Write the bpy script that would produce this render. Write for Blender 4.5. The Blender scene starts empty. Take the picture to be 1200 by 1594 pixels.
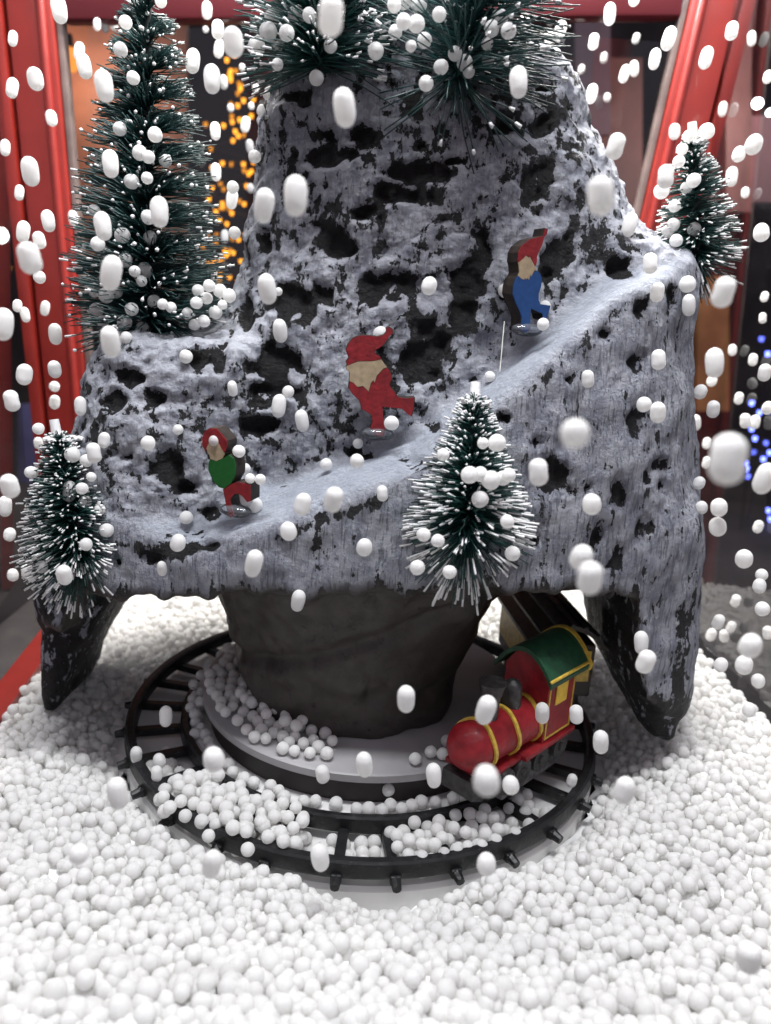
import bpy, bmesh, math, random
import numpy as np
from mathutils import Vector, Matrix
from mathutils.bvhtree import BVHTree

random.seed(7); rng = np.random.default_rng(7)
sc = bpy.context.scene
COL = sc.collection
# ------------------------------------------------------------------ camera
# units: 1 = 10 cm (the whole lantern is about 28 cm wide)
CD, CH, CT, CX, CR, CF = 2.445, 1.386, 0.2716, 0.031, 0.0675, 1200.0
cd = bpy.data.cameras.new('camera'); cam = bpy.data.objects.new('camera', cd); COL.objects.link(cam)
cam.matrix_world = Matrix.Translation((CX, -CD, CH)) @ Matrix.Rotation(math.pi/2 - CT, 4, 'X') @ Matrix.Rotation(CR, 4, 'Z')
cd.sensor_fit = 'HORIZONTAL'; cd.sensor_width = 36; cd.lens = 36.0*CF/1200
cd.clip_start = 0.02; cd.clip_end = 200
cd.dof.use_dof = True; cd.dof.focus_distance = 2.12; cd.dof.aperture_fstop = 1.7; cd.dof.aperture_blades = 6
sc.camera = cam
# ------------------------------------------------------------------ world, lamps, exposure
w = bpy.data.worlds.new('World'); sc.world = w; w.use_nodes = True
w.node_tree.nodes['Background'].inputs[0].default_value = (0.86, 0.85, 1.0, 1)
w.node_tree.nodes['Background'].inputs[1].default_value = 0.40
def area(name, loc, target, sx, sy, power, col):
    l = bpy.data.lights.new(name, 'AREA'); l.shape = 'RECTANGLE'; l.size = sx; l.size_y = sy; l.energy = power; l.color = col
    o = bpy.data.objects.new(name, l); COL.objects.link(o); o.location = loc
    o.rotation_euler = (Vector(target) - Vector(loc)).to_track_quat('-Z', 'Y').to_euler(); return o
area('lantern_lamp', (0.0, -0.95, 4.15), (0, -0.55, 0.2), 2.3, 0.6, 325, (0.95, 0.97, 1.0))
area('lantern_lamp_rear', (0.0, 1.12, 3.7), (0, 0.45, 0), 2.5, 0.5, 330, (1.0, 0.97, 0.93))
sc.view_settings.view_transform = 'Standard'; sc.view_settings.look = 'None'
sc.view_settings.exposure = 0.0; sc.view_settings.gamma = 1.0
sc.cycles.max_bounces = 10; sc.cycles.diffuse_bounces = 7; sc.cycles.transparent_max_bounces = 16
sc.cycles.use_denoising = True; sc.cycles.sample_clamp_indirect = 6.0

# ------------------------------------------------------------------ pixel helpers (read a place in the photograph at a known depth)
_c, _s = math.cos(CR), math.sin(CR)
def ray(u, v):
    x, y = u-600, v-797
    a, b = (_c*x+_s*y)/CF, -(-_s*x+_c*y)/CF
    return np.array([a, math.cos(CT)+b*math.sin(CT), -math.sin(CT)+b*math.cos(CT)])
CAM = np.array([CX, -CD, CH])
def at_depth(u, v, z): return CAM + ray(u, v)*z
def at_y(u, v, y): r = ray(u, v); return CAM + r*((y+CD)/r[1])
def at_z(u, v, z): r = ray(u, v); return CAM + r*((z-CH)/r[2])

# ------------------------------------------------------------------ helpers
def link(o): COL.objects.link(o); return o
def tag(o, label=None, cat=None, group=None, kind=None):
    for k, val in (('label', label), ('category', cat), ('group', group), ('kind', kind)):
        if val: o[k] = val
    return o
def thing(name, label, cat, loc=(0, 0, 0), rot=(0, 0, 0), group=None):
    o = link(bpy.data.objects.new(name, None)); o.location = loc; o.rotation_euler = rot; o.empty_display_size = .05
    return tag(o, label, cat, group)
def mesh_np(name, v, f, mat, parent=None, smooth=True):
    me = bpy.data.meshes.new(name)
    v = np.asarray(v, float)
    if parent is not None and parent.type == 'EMPTY' and parent.get('_world'): v = v - np.array(parent.location)
    me.from_pydata([tuple(p) for p in v.tolist()] if len(v) < 3000 else v.tolist(), [], f if isinstance(f, list) else f.tolist())
    if smooth: me.polygons.foreach_set('use_smooth', [True]*len(me.polygons))
    if mat: me.materials.append(mat)
    me.update()
    o = link(bpy.data.objects.new(name, me))
    if parent is not None: o.parent = parent
    return o
class MB:
    """collects primitives into one mesh"""
    def __init__(s): s.b = bmesh.new()
    def box(s, lo, hi, m=None, bev=0.0):
        r = bmesh.ops.create_cube(s.b, size=1.0); vs = r['verts']
        for v in vs: v.co = Vector([lo[i] + (v.co[i]+.5)*(hi[i]-lo[i]) for i in range(3)])
        if bev:
            es = list({e for v in vs for e in v.link_edges})
            g = bmesh.ops.bevel(s.b, geom=es, offset=bev, segments=2, affect='EDGES', profile=.6); vs = g['verts'] if not m else list({v for f in g['faces'] for v in f.verts} | set(v for v in vs if v.is_valid))
        if m is not None: bmesh.ops.transform(s.b, matrix=m, verts=[v for v in vs if v.is_valid])
        return s
    def cyl(s, p0, p1, r0, r1=None, n=16, caps=True):
        p0, p1 = Vector(p0), Vector(p1); r1 = r0 if r1 is None else r1
        d = p1-p0; q = d.to_track_quat('Z', 'Y').to_matrix().to_4x4()
        bmesh.ops.create_cone(s.b, cap_ends=caps, segments=n, radius1=r0, radius2=r1, depth=d.length, matrix=Matrix.Translation((p0+p1)/2) @ q)
        return s
    def sph(s, c, r, sub=2, sc_=(1, 1, 1)):
        bmesh.ops.create_icosphere(s.b, subdivisions=sub, radius=r, matrix=Matrix.Translation(c) @ Matrix.Diagonal((*sc_, 1)))
        return s
    def lathe(s, prof, n=96, closed=True):
        rings = []
        for r, z in prof: rings.append([s.b.verts.new((r*math.cos(2*math.pi*i/n), r*math.sin(2*math.pi*i/n), z)) for i in range(n)])
        k = len(prof)
        for j in range(k if closed else k-1):
            A, B = rings[j], rings[(j+1) % k]
            for i in range(n): s.b.faces.new((A[i], A[(i+1) % n], B[(i+1) % n], B[i]))
        if not closed:
            pass
        return s
    def disc(s, r, z, n=96, up=True):
        vs = [s.b.verts.new((r*math.cos(2*math.pi*i/n), r*math.sin(2*math.pi*i/n), z)) for i in range(n)]
        s.b.faces.new(vs if up else vs[::-1]); return s
    def prism(s, pts, y0, y1):
        """polygon in x,z extruded in y"""
        A = [s.b.verts.new((x, y0, z)) for x, z in pts]; B = [s.b.verts.new((x, y1, z)) for x, z in pts]; n = len(pts)
        s.b.faces.new(A); s.b.faces.new(B[::-1])
        for i in range(n): s.b.faces.new((A[i], B[i], B[(i+1) % n], A[(i+1) % n]))
        return s
    def build(s, name, mat, parent=None, smooth=False):
        bmesh.ops.recalc_face_normals(s.b, faces=s.b.faces[:])
        me = bpy.data.meshes.new(name); s.b.to_mesh(me); s.b.free()
        if smooth:
            me.polygons.foreach_set('use_smooth', [True]*len(me.polygons))
        me.materials.append(mat)
        o = link(bpy.data.objects.new(name, me))
        if smooth: me.set_sharp_from_angle(angle=math.radians(38))
        if parent is not None: o.parent = parent
        return o

# ------------------------------------------------------------------ materials
def M(name, col, rough=.5, spec=.5, metal=0, coat=0, noise=None, bump=0, bscale=60, var=.25):
    m = bpy.data.materials.new(name); m.use_nodes = True; nt = m.node_tree; b = nt.nodes['Principled BSDF']
    b.inputs['Base Color'].default_value = (*col, 1); b.inputs['Roughness'].default_value = rough
    b.inputs['Specular IOR Level'].default_value = spec; b.inputs['Metallic'].default_value = metal; b.inputs['Coat Weight'].default_value = coat
    if noise or bump:
        tc = nt.nodes.new('ShaderNodeTexCoord'); n = nt.nodes.new('ShaderNodeTexNoise'); n.inputs['Scale'].default_value = noise or bscale; n.inputs['Detail'].default_value = 6
        nt.links.new(tc.outputs['Object'], n.inputs['Vector'])
        if noise:
            r = nt.nodes.new('ShaderNodeMapRange'); r.inputs['From Min'].default_value = .3; r.inputs['From Max'].default_value = .7; r.inputs['To Min'].default_value = 1-var; r.inputs['To Max'].default_value = 1+var
            nt.links.new(n.outputs['Fac'], r.inputs['Value'])
            mx = nt.nodes.new('ShaderNodeVectorMath'); mx.operation = 'SCALE'; mx.inputs[0].default_value = col
            nt.links.new(r.outputs[0], mx.inputs['Scale']); nt.links.new(mx.outputs[0], b.inputs['Base Color'])
        if bump:
            n2 = nt.nodes.new('ShaderNodeTexNoise'); n2.inputs['Scale'].default_value = bscale; n2.inputs['Detail'].default_value = 5; nt.links.new(tc.outputs['Object'], n2.inputs['Vector'])
            bp = nt.nodes.new('ShaderNodeBump'); bp.inputs['Strength'].default_value = bump; bp.inputs['Distance'].default_value = .01
            nt.links.new(n2.outputs['Fac'], bp.inputs['Height']); nt.links.new(bp.outputs[0], b.inputs['Normal'])
    return m
def emis(name, col, st):
    m = bpy.data.materials.new(name); m.use_nodes = True; nt = m.node_tree; nt.nodes.clear()
    e = nt.nodes.new('ShaderNodeEmission'); e.inputs[0].default_value = (*col, 1); e.inputs[1].default_value = st
    o = nt.nodes.new('ShaderNodeOutputMaterial'); nt.links.new(e.outputs[0], o.inputs[0]); return m
def bead_mat():
    m = bpy.data.materials.new('foam'); m.use_nodes = True; nt = m.node_tree; b = nt.nodes['Principled BSDF']
    b.inputs['Base Color'].default_value = (.895, .89, .875, 1); b.inputs['Roughness'].default_value = .6; b.inputs['Specular IOR Level'].default_value = .3
    tc = nt.nodes.new('ShaderNodeTexCoord'); v = nt.nodes.new('ShaderNodeTexVoronoi'); v.inputs['Scale'].default_value = 3.5; nt.links.new(tc.outputs['Object'], v.inputs['Vector'])
    bp = nt.nodes.new('ShaderNodeBump'); bp.inputs['Strength'].default_value = .12; bp.inputs['Distance'].default_value = .004; nt.links.new(v.outputs['Distance'], bp.inputs['Height']); nt.links.new(bp.outputs[0], b.inputs['Normal'])
    t = nt.nodes.new('ShaderNodeBsdfTranslucent'); t.inputs[0].default_value = (.94, .935, .92, 1)
    mx = nt.nodes.new('ShaderNodeMixShader'); mx.inputs[0].default_value = .42
    nt.links.new(b.outputs[0], mx.inputs[1]); nt.links.new(t.outputs[0], mx.inputs[2]); nt.links.new(mx.outputs[0], nt.nodes['Material Output'].inputs[0]); return m
def glass_mat():
    m = bpy.data.materials.new('window_glass'); m.use_nodes = True; nt = m.node_tree; nt.nodes.clear()
    t = nt.nodes.new('ShaderNodeBsdfTransparent'); t.inputs[0].default_value = (.93, .94, .95, 1); g = nt.nodes.new('ShaderNodeBsdfGlossy'); g.inputs['Roughness'].default_value = .02
    lw = nt.nodes.new('ShaderNodeLayerWeight'); lw.inputs[0].default_value = .5; p5 = nt.nodes.new('ShaderNodeMath'); p5.operation = 'POWER'; p5.inputs[1].default_value = 3.6; nt.links.new(lw.outputs['Facing'], p5.inputs[0])
    f = nt.nodes.new('ShaderNodeMath'); f.operation = 'MULTIPLY_ADD'; f.inputs[1].default_value = .92; f.inputs[2].default_value = .06; nt.links.new(p5.outputs[0], f.inputs[0]); mx = nt.nodes.new('ShaderNodeMixShader'); o = nt.nodes.new('ShaderNodeOutputMaterial')
    nt.links.new(f.outputs[0], mx.inputs[0]); nt.links.new(t.outputs[0], mx.inputs[1]); nt.links.new(g.outputs[0], mx.inputs[2]); nt.links.new(mx.outputs[0], o.inputs[0]); return m
def clear_mat():
    m = bpy.data.materials.new('clear_glue'); m.use_nodes = True; nt = m.node_tree; nt.nodes.clear()
    t = nt.nodes.new('ShaderNodeBsdfTransparent'); t.inputs[0].default_value = (.85, .88, .92, 1); g = nt.nodes.new('ShaderNodeBsdfGlossy'); g.inputs['Roughness'].default_value = .08
    d = nt.nodes.new('ShaderNodeBsdfDiffuse'); d.inputs[0].default_value = (.5, .53, .58, 1)
    f = nt.nodes.new('ShaderNodeFresnel'); f.inputs[0].default_value = 1.6; m1 = nt.nodes.new('ShaderNodeMixShader'); m1.inputs[0].default_value = .14
    mx = nt.nodes.new('ShaderNodeMixShader'); o = nt.nodes.new('ShaderNodeOutputMaterial')
    nt.links.new(t.outputs[0], m1.inputs[1]); nt.links.new(d.outputs[0], m1.inputs[2])
    nt.links.new(f.outputs[0], mx.inputs[0]); nt.links.new(m1.outputs[0], mx.inputs[1]); nt.links.new(g.outputs[0], mx.inputs[2]); nt.links.new(mx.outputs[0], o.inputs[0]); return m
FOAM = bead_mat(); GLASS = glass_mat(); GLUE = clear_mat()
RED = M('red_lacquer', (.225, .018, .013), .32, .5, coat=.4, noise=6, var=.12)
BLACKP = M('black_plastic', (.010, .010, .011), .42, .4, noise=25, var=.5, bump=.25, bscale=45)
_nt = BLACKP.node_tree; _pb = _nt.nodes['Principled BSDF']; _src = _pb.inputs['Base Color'].links[0].from_socket
_tc = _nt.nodes.new('ShaderNodeTexCoord'); _n = _nt.nodes.new('ShaderNodeTexNoise'); _n.inputs['Scale'].default_value = 38; _n.inputs['Detail'].default_value = 8; _n.inputs['Roughness'].default_value = .75; _nt.links.new(_tc.outputs['Object'], _n.inputs['Vector'])
_r = _nt.nodes.new('ShaderNodeMapRange'); _r.inputs[1].default_value = .60; _r.inputs[2].default_value = .68; _r.inputs[4].default_value = .8; _nt.links.new(_n.outputs['Fac'], _r.inputs[0])
_m = _nt.nodes.new('ShaderNodeMix'); _m.data_type = 'RGBA'; _nt.links.new(_r.outputs[0], _m.inputs[0]); _nt.links.new(_src, _m.inputs[6]); _m.inputs[7].default_value = (.10, .10, .105, 1); _nt.links.new(_m.outputs[2], _pb.inputs['Base Color'])
WHITEP = M('white_plastic', (.72, .71, .70), .45, noise=8, var=.06)
GREYP = M('grey_disc', (.34, .33, .335), .45, noise=9, var=.1)
BROWNW = M('brown_wood', (.032, .028, .027), .6, noise=8)
BRISTLE = M('green_bristle', (.008, .05, .042), .4, .6, noise=20, var=.5)
BRISTLED = M('dark_bristle', (.010, .047, .044), .4, .6, noise=20, var=.5)
WIRE = M('twisted_wire', (.012, .02, .02), .5)
FROST = M('white_frost', (.80, .80, .79), .6, bump=.3, bscale=120)
SNOWSHEET = M('bead_underlay', (.90, .90, .89), .8, noise=30, var=.05)

# ------------------------------------------------------------------ noise (numpy)
_perm = rng.permutation(4096).astype(np.int64)
_grad = rng.normal(size=(4096, 3)); _grad /= np.linalg.norm(_grad, axis=1)[:, None]
def pnoise(p):
    i = np.floor(p).astype(np.int64); f = p - i; u = f*f*f*(f*(f*6-15)+10); res = 0
    for dx in (0, 1):
        for dy in (0, 1):
            for dz in (0, 1):
                h = _perm[(_perm[(_perm[(i[:, 0]+dx) & 4095] + i[:, 1]+dy) & 4095] + i[:, 2]+dz) & 4095]
                g = _grad[h]; d = ((f - np.array([dx, dy, dz]))*g).sum(1)
                wt = (u[:, 0] if dx else 1-u[:, 0])*(u[:, 1] if dy else 1-u[:, 1])*(u[:, 2] if dz else 1-u[:, 2])
                res = res + d*wt
    return res*1.5
def fbm(p, o=4, r=.5):
    a, s, t = 1.0, 0, 0
    for k in range(o): s = s + a*pnoise(p*2.0**k + 17.3*k); t += a; a *= r
    return s/t
def sstep(a, b, x):
    t = np.clip((x-a)/(b-a), 0, 1); return t*t*(3-2*t)

# ------------------------------------------------------------------ the mountain: a distance field turned into a surface
VOX = 0.0118
def build_field():
    xs = np.arange(-1.34, 1.34, VOX); ys = np.arange(-.86, .84, VOX); zs = np.arange(-.17, 2.50, VOX)
    X, Y, Z = np.meshgrid(xs.astype(np.float32), ys.astype(np.float32), zs.astype(np.float32), indexing='ij', sparse=True)
    I = lambda z, t: np.interp(z, [a for a, b in t], [b for a, b in t]).astype(np.float32)
    def sup(xc, yc, a, b, n):
        q = (np.abs((X-xc)/a)**n + np.abs((Y-yc)/b)**n)**(1.0/n); return (q-1)*np.minimum(a, b)
    def smax(a, b, k): h = np.clip(.5-.5*(b-a)/k, 0, 1); return b*(1-h)+a*h + k*h*(1-h)
    def smin(a, b, k): return -smax(-a, -b, k)
    # upper block
    L = I(Z, [(.5, -.70), (.9, -.62), (1.28, -.54), (1.475, -.45), (1.84, -.43), (2.0, -.39), (2.35, -.30)])
    R = I(Z, [(.5, .95), (.9, .9), (1.3, .84), (1.5, .77), (1.67, .72), (1.79, .65), (1.9, .575), (2.04, .50), (2.35, .36)])
    b = I(Z, [(.5, .42), (1.0, .41), (1.5, .36), (2.0, .30), (2.35, .22)])
    core = sup((L+R)/2, np.float32(.13), (R-L)/2, b, 2.6)
    top = 2.36 - .27*sstep(.08, .22, X) + .1*np.maximum(.2-np.abs(X+.1), 0)
    core = smax(core, Z-top, .07); core = smax(core, .55-Z, .05)
    # skirt with the ski ramp on top
    zr = np.interp(X, [-.9, -.45, -.27, .09, .36, .47, .6, .9], [.70, .74, .81, .985, 1.21, 1.31, 1.41, 1.50]).astype(np.float32)
    a = I(Z, [(.3, 1.10), (.9, 1.03), (1.3, .945), (1.6, .90)])
    sk = sup(np.float32(.0), np.float32(.14), a, I(Z, [(.5, .68), (1.0, .655), (1.4, .58)]), 2.35)
    sk = smax(sk, Z-(zr + .22*(Y+.42)), .035)
    zb = np.interp(X, [-.95, -.60, -.47, -.05, .13, .35, .6, .76, .84, .95], [.50, .565, .605, .665, .675, .685, .675, .65, .32, .27]).astype(np.float32)
    zb = zb + .010*np.sin(X*21+2)+.008*np.sin(X*47)+.005*np.sin(X*93+1)
    sk = smax(sk, zb + .10*np.maximum(Y, -.4) + .0 - Z, .03)
    # left shoulder
    ls = sup(I(Z, [(.4, -.68), (.9, -.63), (1.2, -.58)]), np.float32(.06), I(Z, [(.2, .37), (.4, .385), (.7, .365), (.89, .335), (1.1, .33), (1.2, .30)]), I(Z, [(.4, .45), (.8, .44), (1.1, .39), (1.25, .35)]), 2.6)
    ls = smax(ls, Z-(1.24 + .25*np.minimum(X+.72, 0)), .06); ls = smax(ls, (.535 + .08*(X+.9) - .20*sstep(-.84, -.93, X))-Z, .04)
    # shoulder block under the small tree at the side
    rs = sup(np.float32(.76), np.float32(.14), np.float32(.17), np.float32(.28), 2.3); rs = smax(rs, Z-(1.60-.9*np.maximum(X-.78, 0)*.5), .08); rs = smax(rs, .7-Z, .05)
    # legs
    li = I(Z, [(-.1, -1.045), (.02, -1.02), (.15, -.96), (.25, -.90), (.36, -.84), (.5, -.78)]); lo = np.float32(-1.09)
    ll = sup((li+lo)/2, np.float32(.08), (li-lo)/2, np.float32(.23), 4); ll = smax(ll, -.05-Z, .02); ll = smax(ll, Z-.55, .02)
    ri = I(Z, [(0, .95), (.08, .92), (.15, .87), (.25, .81), (.35, .775), (.5, .755), (.65, .74)]); ro = I(Z, [(0, 1.0), (.12, 1.02), (.4, 1.03), (.7, 1.0), (.85, .96)])
    rl = sup((ri+ro)/2, np.float32(.03), (ro-ri)/2, np.float32(.30), 3.6); rl = smax(rl, .065-Z, .04); rl = smax(rl, Z-.85, .1)
    # pedestal
    ra = I(Z, [(.08, .345), (.2, .375), (.35, .405), (.45, .42), (.53, .445), (.60, .47), (.7, .48)])
    tk = sup(np.float32(-.055), np.float32(-.05), ra*I(Z, [(.4, 1), (.6, 1.15)]), ra*.97, 2.1); tk = smax(tk, .085-Z, .015); tk = smax(tk, Z-.66, .02)
    body = smin(core, ls, .09); body = smin(body, rs, .10)
    up = smin(body, sk, .05)
    allf = smin(up, tk, .06); allf = smin(allf, ll, .09); allf = smin(allf, rl, .10)
    del up, body
    parts = [np.minimum(np.minimum(core, ls), rs), sk, tk, ll, rl]
    return xs, ys, zs, allf, parts
def surface_nets(xs, ys, zs, F):
    ins = F < 0; nx, ny, nz = F.shape
    cnt = np.zeros((nx-1, ny-1, nz-1), np.int8)
    offs = [(i, j, k) for i in (0, 1) for j in (0, 1) for k in (0, 1)]
    for i, j, k in offs: cnt += ins[i:nx-1+i, j:ny-1+j, k:nz-1+k]
    act = (cnt > 0) & (cnt < 8); idx = np.argwhere(act); N = len(idx)
    vid = np.full(act.shape, -1, np.int64); vid[act] = np.arange(N)
    val = np.stack([F[idx[:, 0]+i, idx[:, 1]+j, idx[:, 2]+k] for i, j, k in offs], 1).astype(float)
    P = np.zeros((N, 3)); C = np.zeros(N); oa = np.array(offs, float)
    for a in range(8):
        for b in range(a+1, 8):
            if abs(oa[a]-oa[b]).sum() != 1: continue
            m = (val[:, a] < 0) != (val[:, b] < 0)
            t = val[m, a]/(val[m, a]-val[m, b]); P[m] += oa[a]+(oa[b]-oa[a])*t[:, None]; C[m] += 1
    P = (P/C[:, None] + idx)*VOX + np.array([xs[0], ys[0], zs[0]])
    quads = []
    for ax in range(3):
        s0 = [slice(None)]*3; s1 = [slice(None)]*3; s0[ax] = slice(0, -1); s1[ax] = slice(1, None)
        a, b = ins[tuple(s0)], ins[tuple(s1)]
        e = np.argwhere(a != b); fl = a[tuple(e.T)]
        o = [k for k in range(3) if k != ax]
        ok = (e[:, o[0]] > 0) & (e[:, o[1]] > 0) & (e[:, o[0]] < F.shape[o[0]]-1) & (e[:, o[1]] < F.shape[o[1]]-1)
        e, fl = e[ok], fl[ok]
        def g(d0, d1):
            q = e.copy(); q[:, o[0]] -= d0; q[:, o[1]] -= d1; return vid[tuple(q.T)]
        q = np.stack([g(1, 1), g(0, 1), g(0, 0), g(1, 0)], 1)
        if ax == 1: fl = ~fl
        q[~fl] = q[~fl][:, ::-1]; quads.append(q)
    return P, np.concatenate(quads), idx
def vnormals(P, Q):
    n = np.cross(P[Q[:, 2]]-P[Q[:, 0]], P[Q[:, 3]]-P[Q[:, 1]]); vn = np.zeros_like(P)
    for k in range(4):
        for c in range(3): vn[:, c] += np.bincount(Q[:, k], n[:, c], len(P))
    return vn/np.maximum(np.linalg.norm(vn, axis=1), 1e-12)[:, None]

def rock_mat():
    m = bpy.data.materials.new('painted_rock'); m.use_nodes = True; nt = m.node_tree; L = nt.links; N = nt.nodes; b = N['Principled BSDF']
    tc = N.new('ShaderNodeTexCoord'); at = N.new('ShaderNodeVertexColor'); at.layer_name = 'zone'; sep = N.new('ShaderNodeSeparateColor'); L.new(at.outputs['Color'], sep.inputs[0])
    at2 = N.new('ShaderNodeVertexColor'); at2.layer_name = 'paint'; sep2 = N.new('ShaderNodeSeparateColor'); L.new(at2.outputs['Color'], sep2.inputs[0])
    def noise(scl, mp=None, det=7, ro=.62, rot=(0, 0, 0), dist=0.0):
        n = N.new('ShaderNodeTexNoise'); n.inputs['Scale'].default_value = scl; n.inputs['Detail'].default_value = det; n.inputs['Roughness'].default_value = ro; n.inputs['Distortion'].default_value = dist
        if mp:
            q = N.new('ShaderNodeMapping'); q.vector_type = 'TEXTURE'; q.inputs['Rotation'].default_value = rot; q.inputs['Scale'].default_value = mp; L.new(tc.outputs['Object'], q.inputs[0]); L.new(q.outputs[0], n.inputs['Vector'])
        else: L.new(tc.outputs['Object'], n.inputs['Vector'])
        return n.outputs['Fac']
    def math_(op, a, bb=None, c=None, clamp=False):
        n = N.new('ShaderNodeMath'); n.operation = op; n.use_clamp = clamp
        for k, x in enumerate((a, bb, c)):
            if x is None: continue
            if hasattr(x, 'links'): L.new(x, n.inputs[k])
            else: n.inputs[k].default_value = x
        return n.outputs[0]
    def mix(f, a, bb, t='FLOAT'):
        n = N.new('ShaderNodeMix'); n.data_type = t
        i = (0, 2, 3) if t == 'FLOAT' else (0, 6, 7)
        for k, x in zip(i, (f, a, bb)):
            if hasattr(x, 'links'): L.new(x, n.inputs[k])
            else: n.inputs[k].default_value = x
        return n.outputs[0 if t == 'FLOAT' else 2]
    def rng_(x, a, b2, c=0., d=1.):
        n = N.new('ShaderNodeMapRange'); n.interpolation_type = 'SMOOTHSTEP'; L.new(x, n.inputs[0])
        for k, y in enumerate((a, b2, c, d)): n.inputs[k+1].default_value = y
        return n.outputs[0]
    wall = noise(17, mp=(1, 1, 1.9), det=10, ro=.74, dist=.15)
    apron = noise(30, mp=(1, 1, 3.2), det=7, ro=.66)
    ramp = noise(30, mp=(7.0, 1, 1), rot=(0, math.radians(-31), 0), det=6, ro=.62)
    pat = mix(sep.outputs[1], wall, apron); pat = mix(sep.outputs[2], pat, ramp)
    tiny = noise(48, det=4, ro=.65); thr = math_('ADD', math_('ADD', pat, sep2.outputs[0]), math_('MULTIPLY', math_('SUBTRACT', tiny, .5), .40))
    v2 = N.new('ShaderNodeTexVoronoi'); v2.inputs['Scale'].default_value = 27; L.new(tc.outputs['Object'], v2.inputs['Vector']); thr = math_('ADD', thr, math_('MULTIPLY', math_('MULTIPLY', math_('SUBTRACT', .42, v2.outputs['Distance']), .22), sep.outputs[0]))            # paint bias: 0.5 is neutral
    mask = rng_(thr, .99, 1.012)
    fine = noise(52, det=8, ro=.72); mid = noise(16, det=5)
    pc = mix(rng_(mid, .35, .65), (.25, .262, .315, 1), (.44, .452, .50, 1), 'RGBA')
    pc = mix(rng_(fine, .52, .75), pc, (.68, .69, .72, 1), 'RGBA')
    # brushed streaks let the dark through in thin lines
    st = mix(sep.outputs[2], noise(120, mp=(1, 1, 9.0), det=3), noise(110, mp=(10.0, 1, 1), rot=(0, math.radians(-31), 0), det=3))
    pc2 = mix(math_('MULTIPLY', rng_(st, .50, .36), .75), pc, (.11, .12, .15, 1), 'RGBA')
    pc = mix(math_('MAXIMUM', math_('MAXIMUM', sep.outputs[1], sep.outputs[2]), math_('MULTIPLY', sep.outputs[0], .6)), pc, pc2, 'RGBA')
    pc = mix(math_('MULTIPLY', sep.outputs[2], .55), pc, (.60, .65, .74, 1), 'RGBA')
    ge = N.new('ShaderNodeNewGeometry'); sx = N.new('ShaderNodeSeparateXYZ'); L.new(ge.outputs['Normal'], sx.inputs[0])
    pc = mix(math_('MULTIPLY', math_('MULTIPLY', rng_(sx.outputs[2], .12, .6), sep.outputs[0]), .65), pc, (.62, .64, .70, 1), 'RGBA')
    dark = mix(rng_(fine, .4, .7), (.005, .005, .006, 1), (.017, .016, .017, 1), 'RGBA')
    colr = mix(mask, dark, pc, 'RGBA')
    specks = rng_(noise(38, det=2), .30, .25)
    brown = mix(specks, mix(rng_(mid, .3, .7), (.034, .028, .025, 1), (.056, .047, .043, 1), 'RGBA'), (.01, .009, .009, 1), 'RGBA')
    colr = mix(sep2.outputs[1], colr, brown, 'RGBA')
    L.new(colr, b.inputs['Base Color']); b.inputs['Roughness'].default_value = .5; b.inputs['Specular IOR Level'].default_value = .4
    inv = math_('SUBTRACT', 1.0, sep2.outputs[1])
    vor = N.new('ShaderNodeTexVoronoi'); vor.feature = 'SMOOTH_F1'; vor.inputs['Scale'].default_value = 46; L.new(tc.outputs['Object'], vor.inputs['Vector'])
    crust = math_('MULTIPLY', math_('SUBTRACT', .6, vor.outputs['Distance']), math_('MULTIPLY', mask, sep.outputs[0]))
    h = math_('ADD', math_('ADD', math_('MULTIPLY', mask, .6), math_('MULTIPLY', fine, 1.25)), math_('MULTIPLY', crust, 1.1)); h = math_('ADD', h, math_('MULTIPLY', math_('MULTIPLY', st, .5), math_('MAXIMUM', sep.outputs[1], sep.outputs[2])))
    h = math_('MULTIPLY', h, math_('ADD', math_('MULTIPLY', inv, .9), .1))
    bp = N.new('ShaderNodeBump'); bp.inputs['Strength'].default_value = 1.0; bp.inputs['Distance'].default_value = .018; L.new(h, bp.inputs['Height']); L.new(bp.outputs[0], b.inputs['Normal'])
    return m
ROCK = rock_mat()

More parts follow.
